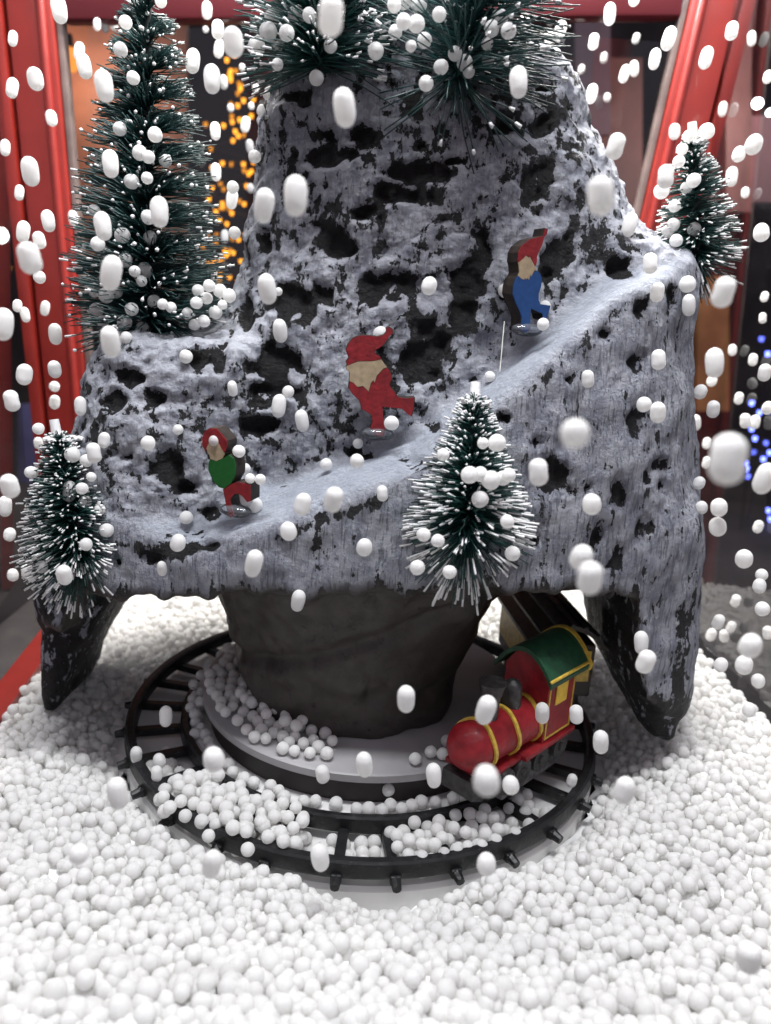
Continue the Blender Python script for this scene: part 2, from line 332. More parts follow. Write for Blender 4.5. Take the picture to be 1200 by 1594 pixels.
# dark hollows seen in the photograph: pixel, half-width, half-height (pixels)
PITS = [(655, 272, 56, 19), (838, 280, 34, 34), (522, 382, 32, 27), (598, 447, 34, 22), (470, 468, 42, 30), (432, 568, 52, 34), (642, 552, 36, 22), (668, 585, 28, 16),
        (408, 665, 28, 20), (692, 530, 34, 24), (735, 440, 34, 28), (420, 605, 40, 20), (384, 490, 16, 22), (345, 545, 10, 26), (505, 240, 40, 12), (560, 205, 22, 16), (655, 225, 18, 12),
        (700, 250, 26, 9), (395, 268, 12, 14), (415, 375, 16, 18), (470, 150, 18, 14), (505, 205, 16, 12), (848, 135, 22, 8), (850, 190, 22, 20), (905, 110, 12, 10), (862, 400, 26, 40),
        (795, 200, 24, 12), (600, 300, 20, 12), (755, 390, 18, 26), (720, 480, 24, 24), (560, 330, 12, 10), (640, 300, 30, 14), (300, 560, 22, 18), (200, 585, 30, 16), (180, 625, 26, 16),
        (240, 620, 20, 14), (265, 735, 28, 26), (290, 760, 30, 14), (195, 710, 18, 14), (290, 845, 44, 22), (235, 870, 24, 12), (182, 877, 9, 9), (330, 800, 12, 10),
        (870, 742, 28, 40), (996, 655, 20, 22), (966, 768, 18, 20), (1003, 822, 22, 20), (962, 872, 24, 22), (1032, 722, 16, 12), (990, 560, 18, 16), (838, 690, 10, 10), (790, 650, 14, 10),
        (1030, 760, 9, 12), (1045, 470, 10, 26), (960, 420, 20, 14), (830, 845, 8, 16), (740, 825, 10, 16), (760, 830, 8, 20), (930, 830, 8, 22), (1000, 480, 10, 14), (945, 520, 10, 8),
        (560, 705, 26, 8), (640, 715, 44, 8), (500, 790, 14, 20), (320, 850, 30, 10), (680, 665, 30, 9), (1010, 745, 10, 14), (915, 760, 6, 8), (885, 590, 6, 6), (735, 590, 8, 5)]

def build_mountain():
    xs, ys, zs, F, parts = build_field()
    P, Q, idx = surface_nets(xs, ys, zs, F)
    pv = np.stack([p[idx[:, 0], idx[:, 1], idx[:, 2]] for p in parts], 1) if all(p.shape == F.shape for p in parts) else np.stack([np.broadcast_to(p, F.shape)[idx[:, 0], idx[:, 1], idx[:, 2]] for p in parts], 1)
    del F, parts
    vn = vnormals(P, Q)
    cls = pv.argmin(1)                                     # 0 rock face, 1 skirt, 2 pedestal, 3 and 4 legs
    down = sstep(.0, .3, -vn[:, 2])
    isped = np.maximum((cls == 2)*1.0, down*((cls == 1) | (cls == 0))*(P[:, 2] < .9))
    ramp = ((cls == 1)*1.0)*sstep(.55, .8, vn[:, 2])
    zrv = np.interp(P[:, 0], [-.9, -.45, -.27, .09, .36, .47, .6, .9], [.70, .74, .81, .985, 1.21, 1.31, 1.41, 1.50])
    apron = ((cls == 1)*1.0)*(1-ramp)
    rock = (cls == 0)*1.0
    leg = (cls >= 3)*1.0
    # soften the zones a little along the mesh
    def smooth(a, k=3):
        for _ in range(k):
            s = np.zeros(len(P)); c = np.zeros(len(P))
            av = a[Q].mean(1)
            for j in range(4): s += np.bincount(Q[:, j], av, len(P)); c += np.bincount(Q[:, j], None, len(P))
            a = s/np.maximum(c, 1)
        return a
    ramp_s, apron_s, rock_s, leg_s = smooth(ramp, 3), smooth(apron, 4), smooth(rock, 4), smooth(leg, 2)
    ped_s = smooth(isped, 1)
    # hollows
    bvh = BVHTree.FromPolygons([Vector(p) for p in P.tolist()], Q.tolist())
    pit = np.zeros(len(P))
    for u, v, ru, rv in PITS:
        h = bvh.ray_cast(Vector(CAM), Vector(ray(u, v)).normalized())
        if h[0] is None: continue
        c = np.array(h[0]); dpt = (c-CAM) @ np.array([0, math.cos(CT), -math.sin(CT)])
        d = P-c; wob = 1 + .95*pnoise(P*11.0 + 3.1*u) + .65*pnoise(P*27.0 + u)
        rx, rz = ru*dpt/CF, rv*dpt/CF
        q = np.sqrt((d[:, 0]/rx)**2 + (d[:, 2]/rz)**2 + (d[:, 1]/max(rx, rz, .06)/2)**2)/np.maximum(wob, .3)
        pit = np.maximum(pit, sstep(1.25, .5, q))
    n1 = fbm(P*4.3, 3); n2 = fbm(P*11.0+5, 3, .6); n3 = fbm(P*33.0+9, 2, .6)
    ridg = np.abs(fbm(P*7.0+31, 3, .6))
    disp = rock_s*(.040*n1 + .010*n2 - .006*sstep(.10, .0, ridg) + .013*n3) + apron_s*(.028*n1 + .012*n2 + .007*fbm(P*np.array([40, 40, 7])+3, 2)) + ramp_s*(.02*n1 + .006*n2) + leg_s*(.02*n1+.008*n2)
    fold = np.exp(-((P[:, 2]-(.33 + .27*(P[:, 0]+.42) + .05*np.sin(4*P[:, 0])))/.03)**2) + .7*np.exp(-((P[:, 2]-(.20+.25*np.abs(P[:, 0]-.25)))/.035)**2)*(P[:, 0] > 0)
    disp = disp*(1-ped_s) + ped_s*(.05*n1*(cls == 2) - .028*fold*(cls == 2) + .003*n2)
    disp -= pit*(1-ped_s)*(rock_s*.024 + (1-rock_s)*.016)
    P2 = P + vn*disp[:, None]
    # rags of paint along the lower rim of the skirt
    vn2 = vnormals(P2, Q)
    lowblot = fbm(P*3.1+40, 3)
    bias = .5 + rock_s*(.078 + .16*lowblot + .10*n2) + apron_s*(.125 + .05*lowblot) + ramp_s*.22 - leg_s*(.10 - .20*sstep(.93, 1.03, P[:, 0])*sstep(.05, .45, P[:, 2]) - .10*sstep(-1.0, -1.08, P[:, 0])) - pit*np.where(cls == 0, .29, .23)
    # streaky dark under the lip of the ramp
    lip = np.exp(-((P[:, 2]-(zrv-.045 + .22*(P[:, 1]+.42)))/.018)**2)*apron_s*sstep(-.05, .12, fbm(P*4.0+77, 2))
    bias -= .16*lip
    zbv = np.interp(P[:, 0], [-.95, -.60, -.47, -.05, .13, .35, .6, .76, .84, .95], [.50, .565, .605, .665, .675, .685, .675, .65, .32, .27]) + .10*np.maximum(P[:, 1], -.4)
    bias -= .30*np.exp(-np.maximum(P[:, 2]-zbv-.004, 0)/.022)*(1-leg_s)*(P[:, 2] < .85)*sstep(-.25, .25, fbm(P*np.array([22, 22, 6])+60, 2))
    legpaint = leg_s*sstep(.42, .10, P[:, 2])*(.06*fbm(P*5+9, 2)) ; bias += legpaint
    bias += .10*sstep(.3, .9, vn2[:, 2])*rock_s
    bias = np.maximum(bias, np.where((P[:, 0] > .88) & ((cls == 1) | (cls == 4)) & (down < .5), .60 - .30*sstep(.34, .10, P[:, 2]) - .3*sstep(1.0, .88, P[:, 0])*sstep(.62, .5, P[:, 2]) - pit*.25, 0))
    fcl = np.where(isped[Q].mean(1) > .5, 2, np.round(np.median(cls[Q], axis=1)).astype(int))
    fcl = np.where((fcl == 1) & (ramp[Q].mean(1) > .5), 5, fcl)
    fcl = np.where((fcl == 2) & (P[Q[:, 0], 0] < -.66), 3, fcl); fcl = np.where((fcl == 2) & (P[Q[:, 0], 0] > .66), 4, fcl)
    root = thing('snowy_mountain', 'grey-white painted model mountain with dark hollows, spiral ski slope and two legs', 'model mountain', (0, 0, .085)); root['_world'] = 1
    names = {0: 'rock_face', 1: 'skirt', 2: 'pedestal', 3: 'leg', 4: 'leg', 5: 'ski_slope'}
    for k, nm in names.items():
        q = Q[fcl == k]
        if not len(q): continue
        uq, inv = np.unique(q, return_inverse=True)
        o = mesh_np(nm, P2[uq], inv.reshape(-1, 4), ROCK, root)
        me = o.data
        za = me.color_attributes.new('zone', 'FLOAT_COLOR', 'POINT'); pa = me.color_attributes.new('paint', 'FLOAT_COLOR', 'POINT')
        n = len(uq); c1 = np.ones((n, 4)); c1[:, 0] = rock_s[uq]; c1[:, 1] = np.maximum(apron_s, leg_s)[uq]; c1[:, 2] = ramp_s[uq]
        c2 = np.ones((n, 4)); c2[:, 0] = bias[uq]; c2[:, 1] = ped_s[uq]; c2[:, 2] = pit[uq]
        za.data.foreach_set('color', c1.ravel().astype(np.float32)); pa.data.foreach_set('color', c2.ravel().astype(np.float32))
        me.normals_split_custom_set_from_vertices(vn2[uq].tolist())
        if k == 2: o['label'] = 'brown-grey rippled pedestal under the skirt'
    return BVHTree.FromPolygons([Vector(p) for p in P2.tolist()], Q.tolist())
MTN = build_mountain()
def hit(u, v):
    h = MTN.ray_cast(Vector(CAM), Vector(ray(u, v)).normalized()); return None if h[0] is None else (np.array(h[0]), np.array(h[1]))
FWD = np.array([0, math.cos(CT), -math.sin(CT)])
def depth_of(p): return float((np.asarray(p)-CAM) @ FWD)

# ------------------------------------------------------------------ display base and railway
base = thing('display_stand', 'round grey and white stepped disc the mountain stands on', 'display stand', (0, 0, -.19))
MB().lathe([(.001, .02), (.79, .02), (.80, .03), (.80, .10), (.79, .112), (.001, .112)], 128).build('base_plate', WHITEP, base, True)
MB().lathe([(.001, .113), (.585, .113), (.592, .12), (.592, .165), (.585, .172), (.001, .172)], 128).build('step_ring', WHITEP, base, True)
MB().lathe([(.001, .173), (.53, .173), (.53, .247), (.001, .247)], 128).build('core_drum', M('dark_drum', (.02, .015, .014), .5), base, True)
MB().lathe([(.001, .248), (.548, .248), (.555, .253), (.555, .275), (.548, .280), (.001, .280)], 128).build('turntable', GREYP, base, True)

trk = thing('train_track', 'round black plastic toy railway track circling the pedestal', 'toy track', (0, 0, 0))
for r0, r1 in ((.770, .800), (.600, .625)):
    MB().lathe([(r0, -.050), (r1, -.050), (r1+.004, -.042), (r1, -.006), (r1-.006, .0), (r0+.006, .0), (r0, -.006), (r0-.004, -.042)], 144).build('rail', BLACKP, trk, True)
sl = MB(); sl.box((.588, -.0145, -.060), (.812, .0145, -.034), bev=.004); sl.cyl((.806, 0, -.048), (.834, 0, -.052), .015, .012, 8)
so = sl.build('sleeper', BLACKP, trk)
for k in range(30):
    o = so if k == 0 else link(so.copy())
    o.parent = trk; o.rotation_euler = (0, 0, math.radians(12*k + 3 + random.uniform(-1, 1)))

# ------------------------------------------------------------------ train
TRED = M('train_red', (.25, .008, .014), .5, .4, coat=.06, noise=22, var=.3, bump=.55, bscale=24)
TGREEN = M('train_green', (.011, .065, .028), .5, noise=24, var=.35, bump=.5, bscale=30)
TGOLD = M('train_gold', (.62, .42, .06), .4, .5, noise=60, var=.25)
TYEL = M('train_yellow', (.80, .52, .03), .4, noise=40, var=.15)
TDARK = M('train_dark', (.028, .026, .026), .45, noise=50, var=.6, bump=.4, bscale=50)
TGREY = M('snowy_resin', (.13, .125, .125), .6, noise=45, var=.7, bump=.6, bscale=40)
TBROWN = M('train_brown', (.030, .018, .014), .45, noise=30, var=.4, bump=.3, bscale=30)
def on_track(phi, r=.70):
    a = math.radians(phi); return (r*math.cos(a), r*math.sin(a), .062), (0, 0, a - math.pi/2)
def wheels(root, xs, y, r):
    for x in xs:
        for s in (-1, 1):
            w_ = MB().cyl((x, s*y, r), (x, s*(y+.018), r), r, r*.94, 18).build('wheel', TDARK, root, True)
            MB().cyl((x, s*(y+.018), r), (x, s*(y+.026), r), r*.35, r*.3, 10).build('hub', TDARK, w_)
def barrel(x0, x1, hw, z0, crown, th, n=12):
    b = MB(); pts = []
    for i in range(n+1):
        t = -1 + 2*i/n; pts.append((t*hw, z0 + crown*(1-t*t)))
    o = [(y, z) for y, z in pts] + [(y*.97, z-th) for y, z in pts[::-1]]
    A = [b.b.verts.new((x0, y, z)) for y, z in o]; B = [b.b.verts.new((x1, y, z)) for y, z in o]; m = len(o)
    for i in range(m): b.b.faces.new((A[i], A[(i+1) % m], B[(i+1) % m], B[i]))
    for ring in (A, B):
        for i in range(n): b.b.faces.new((ring[i], ring[i+1], ring[m-2-i], ring[m-1-i]))
    return b
loc, rot = on_track(-43, .615)
lo_ = thing('toy_locomotive', 'red toy steam locomotive with green roof and yellow bands on the black track', 'toy train', loc, rot); lo_.scale = (.9, .9, .9)
# local x forward
MB().box((-.25, -.052, -.064), (.10, .052, .0), bev=.012).build('resin_base', TGREY, lo_, True)
MB().box((-.23, -.062, .03), (.25, .062, .085), bev=.008).build('chassis', TDARK, lo_)
wheels(lo_, (-.17, -.05, .05, .14), .07, .045)
rb = MB().box((-.235, -.098, .085), (.06, .098, .105), bev=.006); rb.box((.05, -.08, .082), (.25, .08, .102), bev=.008); rb.build('running_board', TRED, lo_, True)
bo = MB(); n = 22
prof = [(-.06, .080), (.215, .075), (.235, .079), (.252, .074), (.275, .060), (.290, .040), (.297, .013)]
rings = [[bo.b.verts.new((x, r*math.cos(2*math.pi*i/n), .168 + r*math.sin(2*math.pi*i/n))) for i in range(n)] for x, r in prof]
for a, b_ in zip(rings, rings[1:]):
    for i in range(n): bo.b.faces.new((a[i], b_[i], b_[(i+1) % n], a[(i+1) % n]))
bo.b.faces.new(rings[-1]); bo.build('boiler', TRED, lo_, True)
for x, r in ((.205, .079), (.085, .081), (-.035, .0825)):
    bd = MB(); A = []
    for k, (dx, rr) in enumerate(((-.007, r-.003), (-.006, r+.004), (.006, r+.004), (.007, r-.003))):
        A.append([bd.b.verts.new((x+dx + .006*math.sin(3*2*math.pi*i/28), rr*math.cos(2*math.pi*i/28), .168+rr*math.sin(2*math.pi*i/28))) for i in range(28)])
    for a, b_ in zip(A, A[1:]):
        for i in range(28): bd.b.faces.new((a[i], b_[i], b_[(i+1) % 28], a[(i+1) % 28]))
    bd.build('boiler_band', TGOLD, lo_, True)
MB().cyl((.150, 0, .23), (.150, 0, .315), .028, .028, 16).cyl((.150, 0, .315), (.150, 0, .360), .032, .044, 16).build('smokestack', TDARK, lo_, True)
MB().cyl((.035, 0, .23), (.035, 0, .300), .034, .032, 16).sph((.035, 0, .300), .032, 2).build('steam_dome', TDARK, lo_, True)
cb = MB(); hw = .085
outline = [(-hw, .10), (hw, .10), (hw, .335)] + [(hw*(1-2*i/10), .335+.075*(1-(1-2*i/10)**2)) for i in range(1, 10)] + [(-hw, .335)]
A = [cb.b.verts.new((-.215, y, z)) for y, z in outline]; B = [cb.b.verts.new((-.045, y, z)) for y, z in outline]
cb.b.faces.new(A); cb.b.faces.new(B[::-1])
for i in range(len(A)): cb.b.faces.new((A[i], B[i], B[(i+1) % len(A)], A[(i+1) % len(A)]))
cb.build('cab', TRED, lo_)
for s in (-1, 1):
    y0, y1 = sorted((s*.0855, s*.0905))
    MB().box((-.160, y0, .228), (-.092, y1, .312), bev=.004).build('cab_window', TYEL, lo_)
    t_ = MB(); y1_ = sorted((s*.0852, s*.0885))
    for (a, b_, c, d) in ((-.058, .12, -.053, .335), (-.206, .12, -.201, .335), (-.206, .116, -.053, .121)):
        t_.box((a, y1_[0], b_), (c, y1_[1], d))
    t_.build('cab_trim', TGOLD, lo_)
barrel(-.245, -.012, .112, .335, .092, .016).build('cab_roof', TGREEN, lo_, True)
barrel(-.262, -.245, .115, .336, .098, .022).build('roof_edge', TGOLD, lo_, True)
MB().box((-.245, .098, .340), (-.012, .112, .348), bev=.003).build('roof_trim', TGOLD, lo_)
MB().prism([(.22, .0), (.285, .03), (.28, .085), (.23, .09)], -.06, .06).build('buffer_beam', TDARK, lo_)

loc, rot = on_track(8, .63)
ca = thing('toy_carriage', 'dark toy carriage with gold side panel coming out of the tunnel behind the locomotive', 'toy train', loc, rot)
MB().box((-.2, -.06, .03), (.2, .06, .08), bev=.006).build('chassis', TDARK, ca)
wheels(ca, (-.12, .12), .068, .045)
MB().box((-.215, -.1, .081), (.215, .1, .27), bev=.008).build('body', TBROWN, ca)
for s in (-1, 1):
    y0, y1 = sorted((s*.1005, s*.106)); MB().box((-.2, y0, .13), (.2, y1, .25), bev=.003).build('side_panel', TGOLD, ca)
for x0, x1 in ((.2155, .221), (-.221, -.2155)): MB().box((x0, -.085, .14), (x1, .085, .25), bev=.002).build('end_panel', TGOLD, ca)
barrel(-.24, .24, .125, .272, .075, .016).build('roof', TBROWN, ca, True)
rr = MB()
for y in (-.09, -.045, 0, .045, .09):
    z = .272+.075*(1-(y/.125)**2); rr.box((-.242, y-.006, z-.004), (.242, y+.006, z+.007))
rr.build('roof_rib', TDARK, ca)

# ------------------------------------------------------------------ lantern
lan = thing('lantern', 'red framed glass lantern enclosing the snowy scene', 'lantern', (0, 0, -.22))
lan['_world'] = 1
FL, FR, RLc, RRc = (-1.16, -1.47), (1.52, -1.47), (-1.50, 1.42), (1.30, 1.42)
def off(mb, name, mat, smooth=False):
    o = mb.build(name, mat, lan, smooth)
    for v in o.data.vertices: v.co.z += .22
    return o
def post(p0, p1, inward, name='post'):
    """corner post: two stiles with a groove and a rounded bead; p0,p1 bottom and top centre"""
    p0, p1 = Vector(p0), Vector(p1); d = (p1-p0); L_ = d.length; q = d.to_track_quat('Z', 'X')
    ax = Vector((1, 0, 0)) if inward > 0 else Vector((-1, 0, 0))
    z = d.normalized(); x = (ax - z*ax.dot(z)).normalized(); y = z.cross(x)
    m = Matrix((( x.x, y.x, z.x, p0.x), (x.y, y.y, z.y, p0.y), (x.z, y.z, z.z, p0.z), (0, 0, 0, 1)))
    b = MB(); s = 1 if inward > 0 else -1
    b.box((-.10, -.06, 0), (.10, .06, L_), m, bev=.018)
    o = off(b, name, RED, True)
    b = MB(); b.box((-.175, -.075*1, 0), (-.115, .05, L_), m, bev=.014); p2 = off(b, 'stile', RED, True)
    b = MB(); b.cyl(m @ Vector((.055, s*-.0+(-.064 if s > 0 else .064), 0)), m @ Vector((.055, (-.064 if s > 0 else .064), L_)), .02, .02, 12); off(b, 'bead_moulding', RED, True)
    b = MB(); b.box((.103, -.03, 0), (.130, .03, L_), m, bev=.006); off(b, 'glazing_strip', M('strip', (.16, .12, .11), .3, noise=10), True)
TLp = at_y(52, 0, 1.4); BLp = at_y(112, 650, 1.4); dl = (TLp-BLp)/(TLp[2]-BLp[2])
post(BLp + dl*(-.2-BLp[2]), BLp + dl*(4.19-BLp[2]), 1)
TRp = at_y(1108, 0, 1.4); BRp = at_y(1042, 280, 1.4); dr = (TRp-BRp)/(TRp[2]-BRp[2]); BR0 = BRp + dr*(-.2-BRp[2])
post(BR0, BRp + dr*(4.19-BRp[2]), -1)
for x, y in (FL, FR):                                   # front posts, outside the picture
    b = MB().box((x-.1, y-.1, -.2), (x+.1, y+.1, 4.19), bev=.015); off(b, 'post', RED, True)
a_, b_ = at_y(150, 6, 1.40), at_y(1040, 0, 1.40)
d_ = Vector(b_)-Vector(a_); mm = Matrix.Translation(Vector(a_)) @ d_.to_track_quat('X', 'Z').to_matrix().to_4x4()
DRED = M('dark_red_lacquer', (.10, .008, .012), .35, coat=.3)
off(MB().box((-.15, -.05, -.075), (d_.length+.05, .05, .12), mm, bev=.015), 'top_rail', DRED, True)
def rail(p, q, z0, z1, t, name, mat):
    p, q = Vector((*p, 0)), Vector((*q, 0)); d = q-p; m = Matrix.Translation(p) @ d.to_track_quat('X', 'Z').to_matrix().to_4x4()
    return off(MB().box((0, -t/2, z0), (d.length, t/2, z1), m, bev=.01), name, mat, True)
LB0, LB1 = at_z(0, 1120, -.04), at_z(65, 1030, -.04)
dv = (LB1-LB0)/(LB1[1]-LB0[1]); lA = (LB0 + dv*(-1.38-LB0[1]))[:2]; lB = (LB0 + dv*(1.34-LB0[1]))[:2]
FLx = lA
rail(lA-np.array([.05, 0]), lB-np.array([.05, 0]), -.20, -.04, .10, 'bottom_rail', RED)
rA, rB = np.array([1.54, -1.38]), np.array([1.37, 1.34])
rail(rA, rB, -.20, -.07, .10, 'bottom_rail', DRED)
rail((-1.45, 1.42), (1.28, 1.42), -.20, -.06, .08, 'bottom_rail', RED)
off(MB().box((-1.75, -1.6, -.26), (1.75, 1.6, -.215), bev=.01), 'floor_board', BROWNW)
off(MB().box((-1.75, -1.6, 4.2), (1.75, 1.6, 4.24), bev=.01), 'roof_panel', DRED)
for y0, y1, x0, x1, z_ in ((-1.27, -.63, -1.17, 1.17, 4.158), (.85, 1.4, -1.27, 1.27, 3.74)):
    off(MB().box((x0, y0, z_), (x1, y1, z_+.027), bev=.004), 'lamp_housing', WHITEP)
def pane(p, q, z0, z1):
    p, q = Vector((*p, 0)), Vector((*q, 0)); d = q-p; m = Matrix.Translation(p) @ d.to_track_quat('X', 'Z').to_matrix().to_4x4()
    b = MB(); vs = [b.b.verts.new(m @ Vector(c)) for c in ((0, 0, z0), (d.length, 0, z0), (d.length, 0, z1), (0, 0, z1))]; b.b.faces.new(vs)
    return off(b, 'glass_pane', GLASS)
pane(lA-np.array([.055, 0]), np.array([-1.80, 1.34]), -.035, 4.15)
pane(rA, rB, -.065, 4.15)
pane((-1.44, 1.42), (1.22, 1.42), -.055, 2.55)

# ------------------------------------------------------------------ bead bed
def bed(x, y):
    x = np.asarray(x, float); y = np.asarray(y, float); p = np.hypot(x, y); a = np.arctan2(y, x)
    h = .0 - .07*sstep(-.5, -1.1, x)*sstep(-1.2, -.2, y) + .03*sstep(-.9, -1.35, y) + .02*np.sin(3.1*x+1)*np.sin(2.7*y) + .05*sstep(.7, 1.3, x)*sstep(-.9, .2, y)
    side = np.abs(np.cos(a)); front = np.clip(-np.sin(a), 0, 1); back = np.clip(np.sin(a), 0, 1)
    wdt = .89 + .20*side**2 - .01*front + .06*back
    h -= (.13 - .05*front)*sstep(wdt, .82, p)
    h -= .09*np.exp(-((x-.10)**2/.03 + (y+.86)**2/.006))
    return np.where(p < .80, -.16, h)
gx = np.arange(-1.50, 1.56, .03); gy = np.arange(-1.50, 1.43, .03)
G = np.stack(np.meshgrid(gx, gy, indexing='ij'), -1).reshape(-1, 2)
hz = bed(G[:, 0], G[:, 1]) - .012
nx_, ny_ = len(gx), len(gy); ii = np.arange(nx_*ny_).reshape(nx_, ny_)
fq = np.stack([ii[:-1, :-1], ii[1:, :-1], ii[1:, 1:], ii[:-1, 1:]], -1).reshape(-1, 4)
def inside_l(x, y):
    t = (y+1.38)/(2.72); xl = lA[0] + (lB[0]-lA[0])*t; xr = rA[0] + (rB[0]-rA[0])*t; return (x > xl+.005) & (x < xr-.05) & (y < 1.37)
cen = G[fq].mean(1); keep = (np.hypot(cen[:, 0], cen[:, 1]) > .80) & inside_l(cen[:, 0], cen[:, 1])
sheet = mesh_np('snow_ground', np.c_[G, hz], fq[keep], SNOWSHEET); sheet['kind'] = 'structure'
# points
pts = []
def hexpts(sp, jit):
    out = []; row = 0; y = -1.47
    while y < 1.36:
        x = -1.5 + (row % 2)*sp/2
        while x < 1.55: out.append((x, y)); x += sp
        y += sp*.866; row += 1
    o = np.array(out); return o + rng.uniform(-jit, jit, o.shape)
for lay, (sp, jit, dz, dens) in enumerate(((.0315, .008, 0., 1.0), (.040, .017, .013, .62), (.062, .03, .023, .32))):
    h = hexpts(sp, jit); h = h[rng.random(len(h)) < dens]
    p = np.hypot(h[:, 0], h[:, 1]); h = h[(p > .835 + .02*rng.random(len(h))) & inside_l(h[:, 0], h[:, 1])]
    z = bed(h[:, 0], h[:, 1]) + dz + rng.uniform(-.008, .010, len(h))
    # keep clear of the legs
    kl = np.ones(len(h), bool) if True else ~((h[:, 0] < -1.03) & (h[:, 0] > -1.16) & (np.abs(h[:, 1]-.04) < .25)) & ~((h[:, 0] > .92) & (h[:, 0] < 1.12) & (np.abs(h[:, 1]-.02) < .28))
    pts.append(np.c_[h, z, rng.normal(.0164, .0020, len(h)).clip(.0118, .0215)*(1 + .28*sstep(-1.0, -1.35, h[:, 1]))][kl])
def heap(n, sampler, zf, layers, mind=.033):
    got = []
    for _ in range(n*14):
        if len(got) >= n: break
        x, y = sampler(); z = zf(x, y) + random.choice(layers)
        q = np.array([x, y, z])
        if all(((q-g[:3])**2).sum() > mind**2 for g in got): got.append(np.array([x, y, z, random.uniform(.0165, .0200)]))
    if got: pts.append(np.array(got))
def polar(a0, a1, r0, r1): return lambda: (lambda a, r: (r*math.cos(a), r*math.sin(a)))(math.radians(random.uniform(a0, a1)), random.uniform(r0, r1))
zbp = lambda x, y: -.060
heap(210, polar(-136, -101, .635, .775), zbp, (0, .028, .055, .075))
heap(40, polar(-132, -108, .64, .83), zbp, (.06, .085))
heap(105, polar(-81, -54, .635, .775), zbp, (0, .028, .05))
heap(16, polar(-97, -84, .64, .76), zbp, (0,)); heap(14, polar(-50, -38, .65, .76), zbp, (0, .02)); heap(16, polar(-156, -140, .65, .76), zbp, (0,))
ztt = lambda x, y: .110
def ring_beads(): 
    a = math.radians(random.uniform(165, 260)); r = random.uniform(.40, .535); return (r*math.cos(a), r*math.sin(a))
heap(90, ring_beads, ztt, (0, .0)); heap(22, polar(205, 245, .41, .46), ztt, (.03,))
heap(60, polar(140, 250, .562, .592), lambda x, y: .0, (0,)); heap(14, polar(255, 300, .565, .59), lambda x, y: .0, (0,))
heap(30, polar(120, 200, .56, .60), lambda x, y: .03, (0, .02))
heap(14, polar(-72, -20, .45, .53), ztt, (0,))
PT = np.concatenate(pts)
camd = (PT[:, :3]-CAM) @ FWD
uvx = (PT[:, :3]-CAM); 
def project(p):
    d = np.asarray(p)-CAM; fw = d @ FWD; up = d @ np.array([0, math.sin(CT), math.cos(CT)]); a, b = CF*d[..., 0]/fw, -CF*up/fw
    return 600+_c*a-_s*b, 797+_s*a+_c*b
U, V = project(PT[:, :3])
order = np.argsort(camd); near = [i for i in order if 5 < U[i] < 1195 and 1440 < V[i] < 1585]
# the nearest ones that stand proudest become single beads
near = sorted(near[:260], key=lambda i: -PT[i, 2])[:26]
mask = np.ones(len(PT), bool); mask[near] = False
me = bpy.data.meshes.new('foam_snow'); PB = PT[mask]
me.from_pydata(PB[:, :3].tolist(), [], []); at = me.attributes.new('rad', 'FLOAT', 'POINT'); at.data.foreach_set('value', PB[:, 3].astype(np.float32))
me.materials.append(FOAM)
fs = link(bpy.data.objects.new('foam_snow', me)); tag(fs, 'white foam beads heaped as snow around and on the toy track', 'foam snow', kind='stuff')
ng = bpy.data.node_groups.new('bead_instances', 'GeometryNodeTree'); ng.interface.new_socket('Geometry', in_out='INPUT', socket_type='NodeSocketGeometry'); ng.interface.new_socket('Geometry', in_out='OUTPUT', socket_type='NodeSocketGeometry')
gi = ng.nodes.new('NodeGroupInput'); go = ng.nodes.new('NodeGroupOutput'); ico = ng.nodes.new('GeometryNodeMeshIcoSphere'); ico.inputs['Radius'].default_value = 1; ico.inputs['Subdivisions'].default_value = 3
ss = ng.nodes.new('GeometryNodeSetShadeSmooth'); sm = ng.nodes.new('GeometryNodeSetMaterial'); sm.inputs['Material'].default_value = FOAM
iop = ng.nodes.new('GeometryNodeInstanceOnPoints'); na = ng.nodes.new('GeometryNodeInputNamedAttribute'); na.data_type = 'FLOAT'; na.inputs['Name'].default_value = 'rad'
spn = ng.nodes.new('GeometryNodeSetPosition'); nz = ng.nodes.new('ShaderNodeTexNoise'); nz.inputs['Scale'].default_value = .9; nz.inputs['Detail'].default_value = 1
sb = ng.nodes.new('ShaderNodeVectorMath'); sb.operation = 'SUBTRACT'; sb.inputs[1].default_value = (.5, .5, .5); sc_ = ng.nodes.new('ShaderNodeVectorMath'); sc_.operation = 'SCALE'; sc_.inputs['Scale'].default_value = .20
ng.links.new(nz.outputs['Color'], sb.inputs[0]); ng.links.new(sb.outputs[0], sc_.inputs[0]); ng.links.new(sc_.outputs[0], spn.inputs['Offset']); ng.links.new(ico.outputs['Mesh'], spn.inputs[0])
rv = ng.nodes.new('FunctionNodeRandomValue'); rv.data_type = 'FLOAT_VECTOR'; rv.inputs[1].default_value = (6.28, 6.28, 6.28); ng.links.new(rv.outputs[0], iop.inputs['Rotation'])
ng.links.new(spn.outputs[0], ss.inputs[0]); ng.links.new(ss.outputs[0], sm.inputs[0]); ng.links.new(sm.outputs[0], iop.inputs['Instance'])
ng.links.new(gi.outputs[0], iop.inputs['Points']); ng.links.new(na.outputs[0], iop.inputs['Scale']); ng.links.new(iop.outputs[0], go.inputs[0])
fs.modifiers.new('beads', 'NODES').node_group = ng
_b = bmesh.new(); bmesh.ops.create_icosphere(_b, subdivisions=3, radius=1.0)
for v in _b.verts: v.co *= 1 + .045*math.sin(2.1*v.co.x+1)*math.cos(1.7*v.co.y) + .04*math.sin(2.6*v.co.z+v.co.x*1.3)
BEADM = bpy.data.meshes.new('foam_bead'); _b.to_mesh(BEADM); _b.free()
BEADM.polygons.foreach_set('use_smooth', [True]*len(BEADM.polygons)); BEADM.materials.append(FOAM)
PELM = []
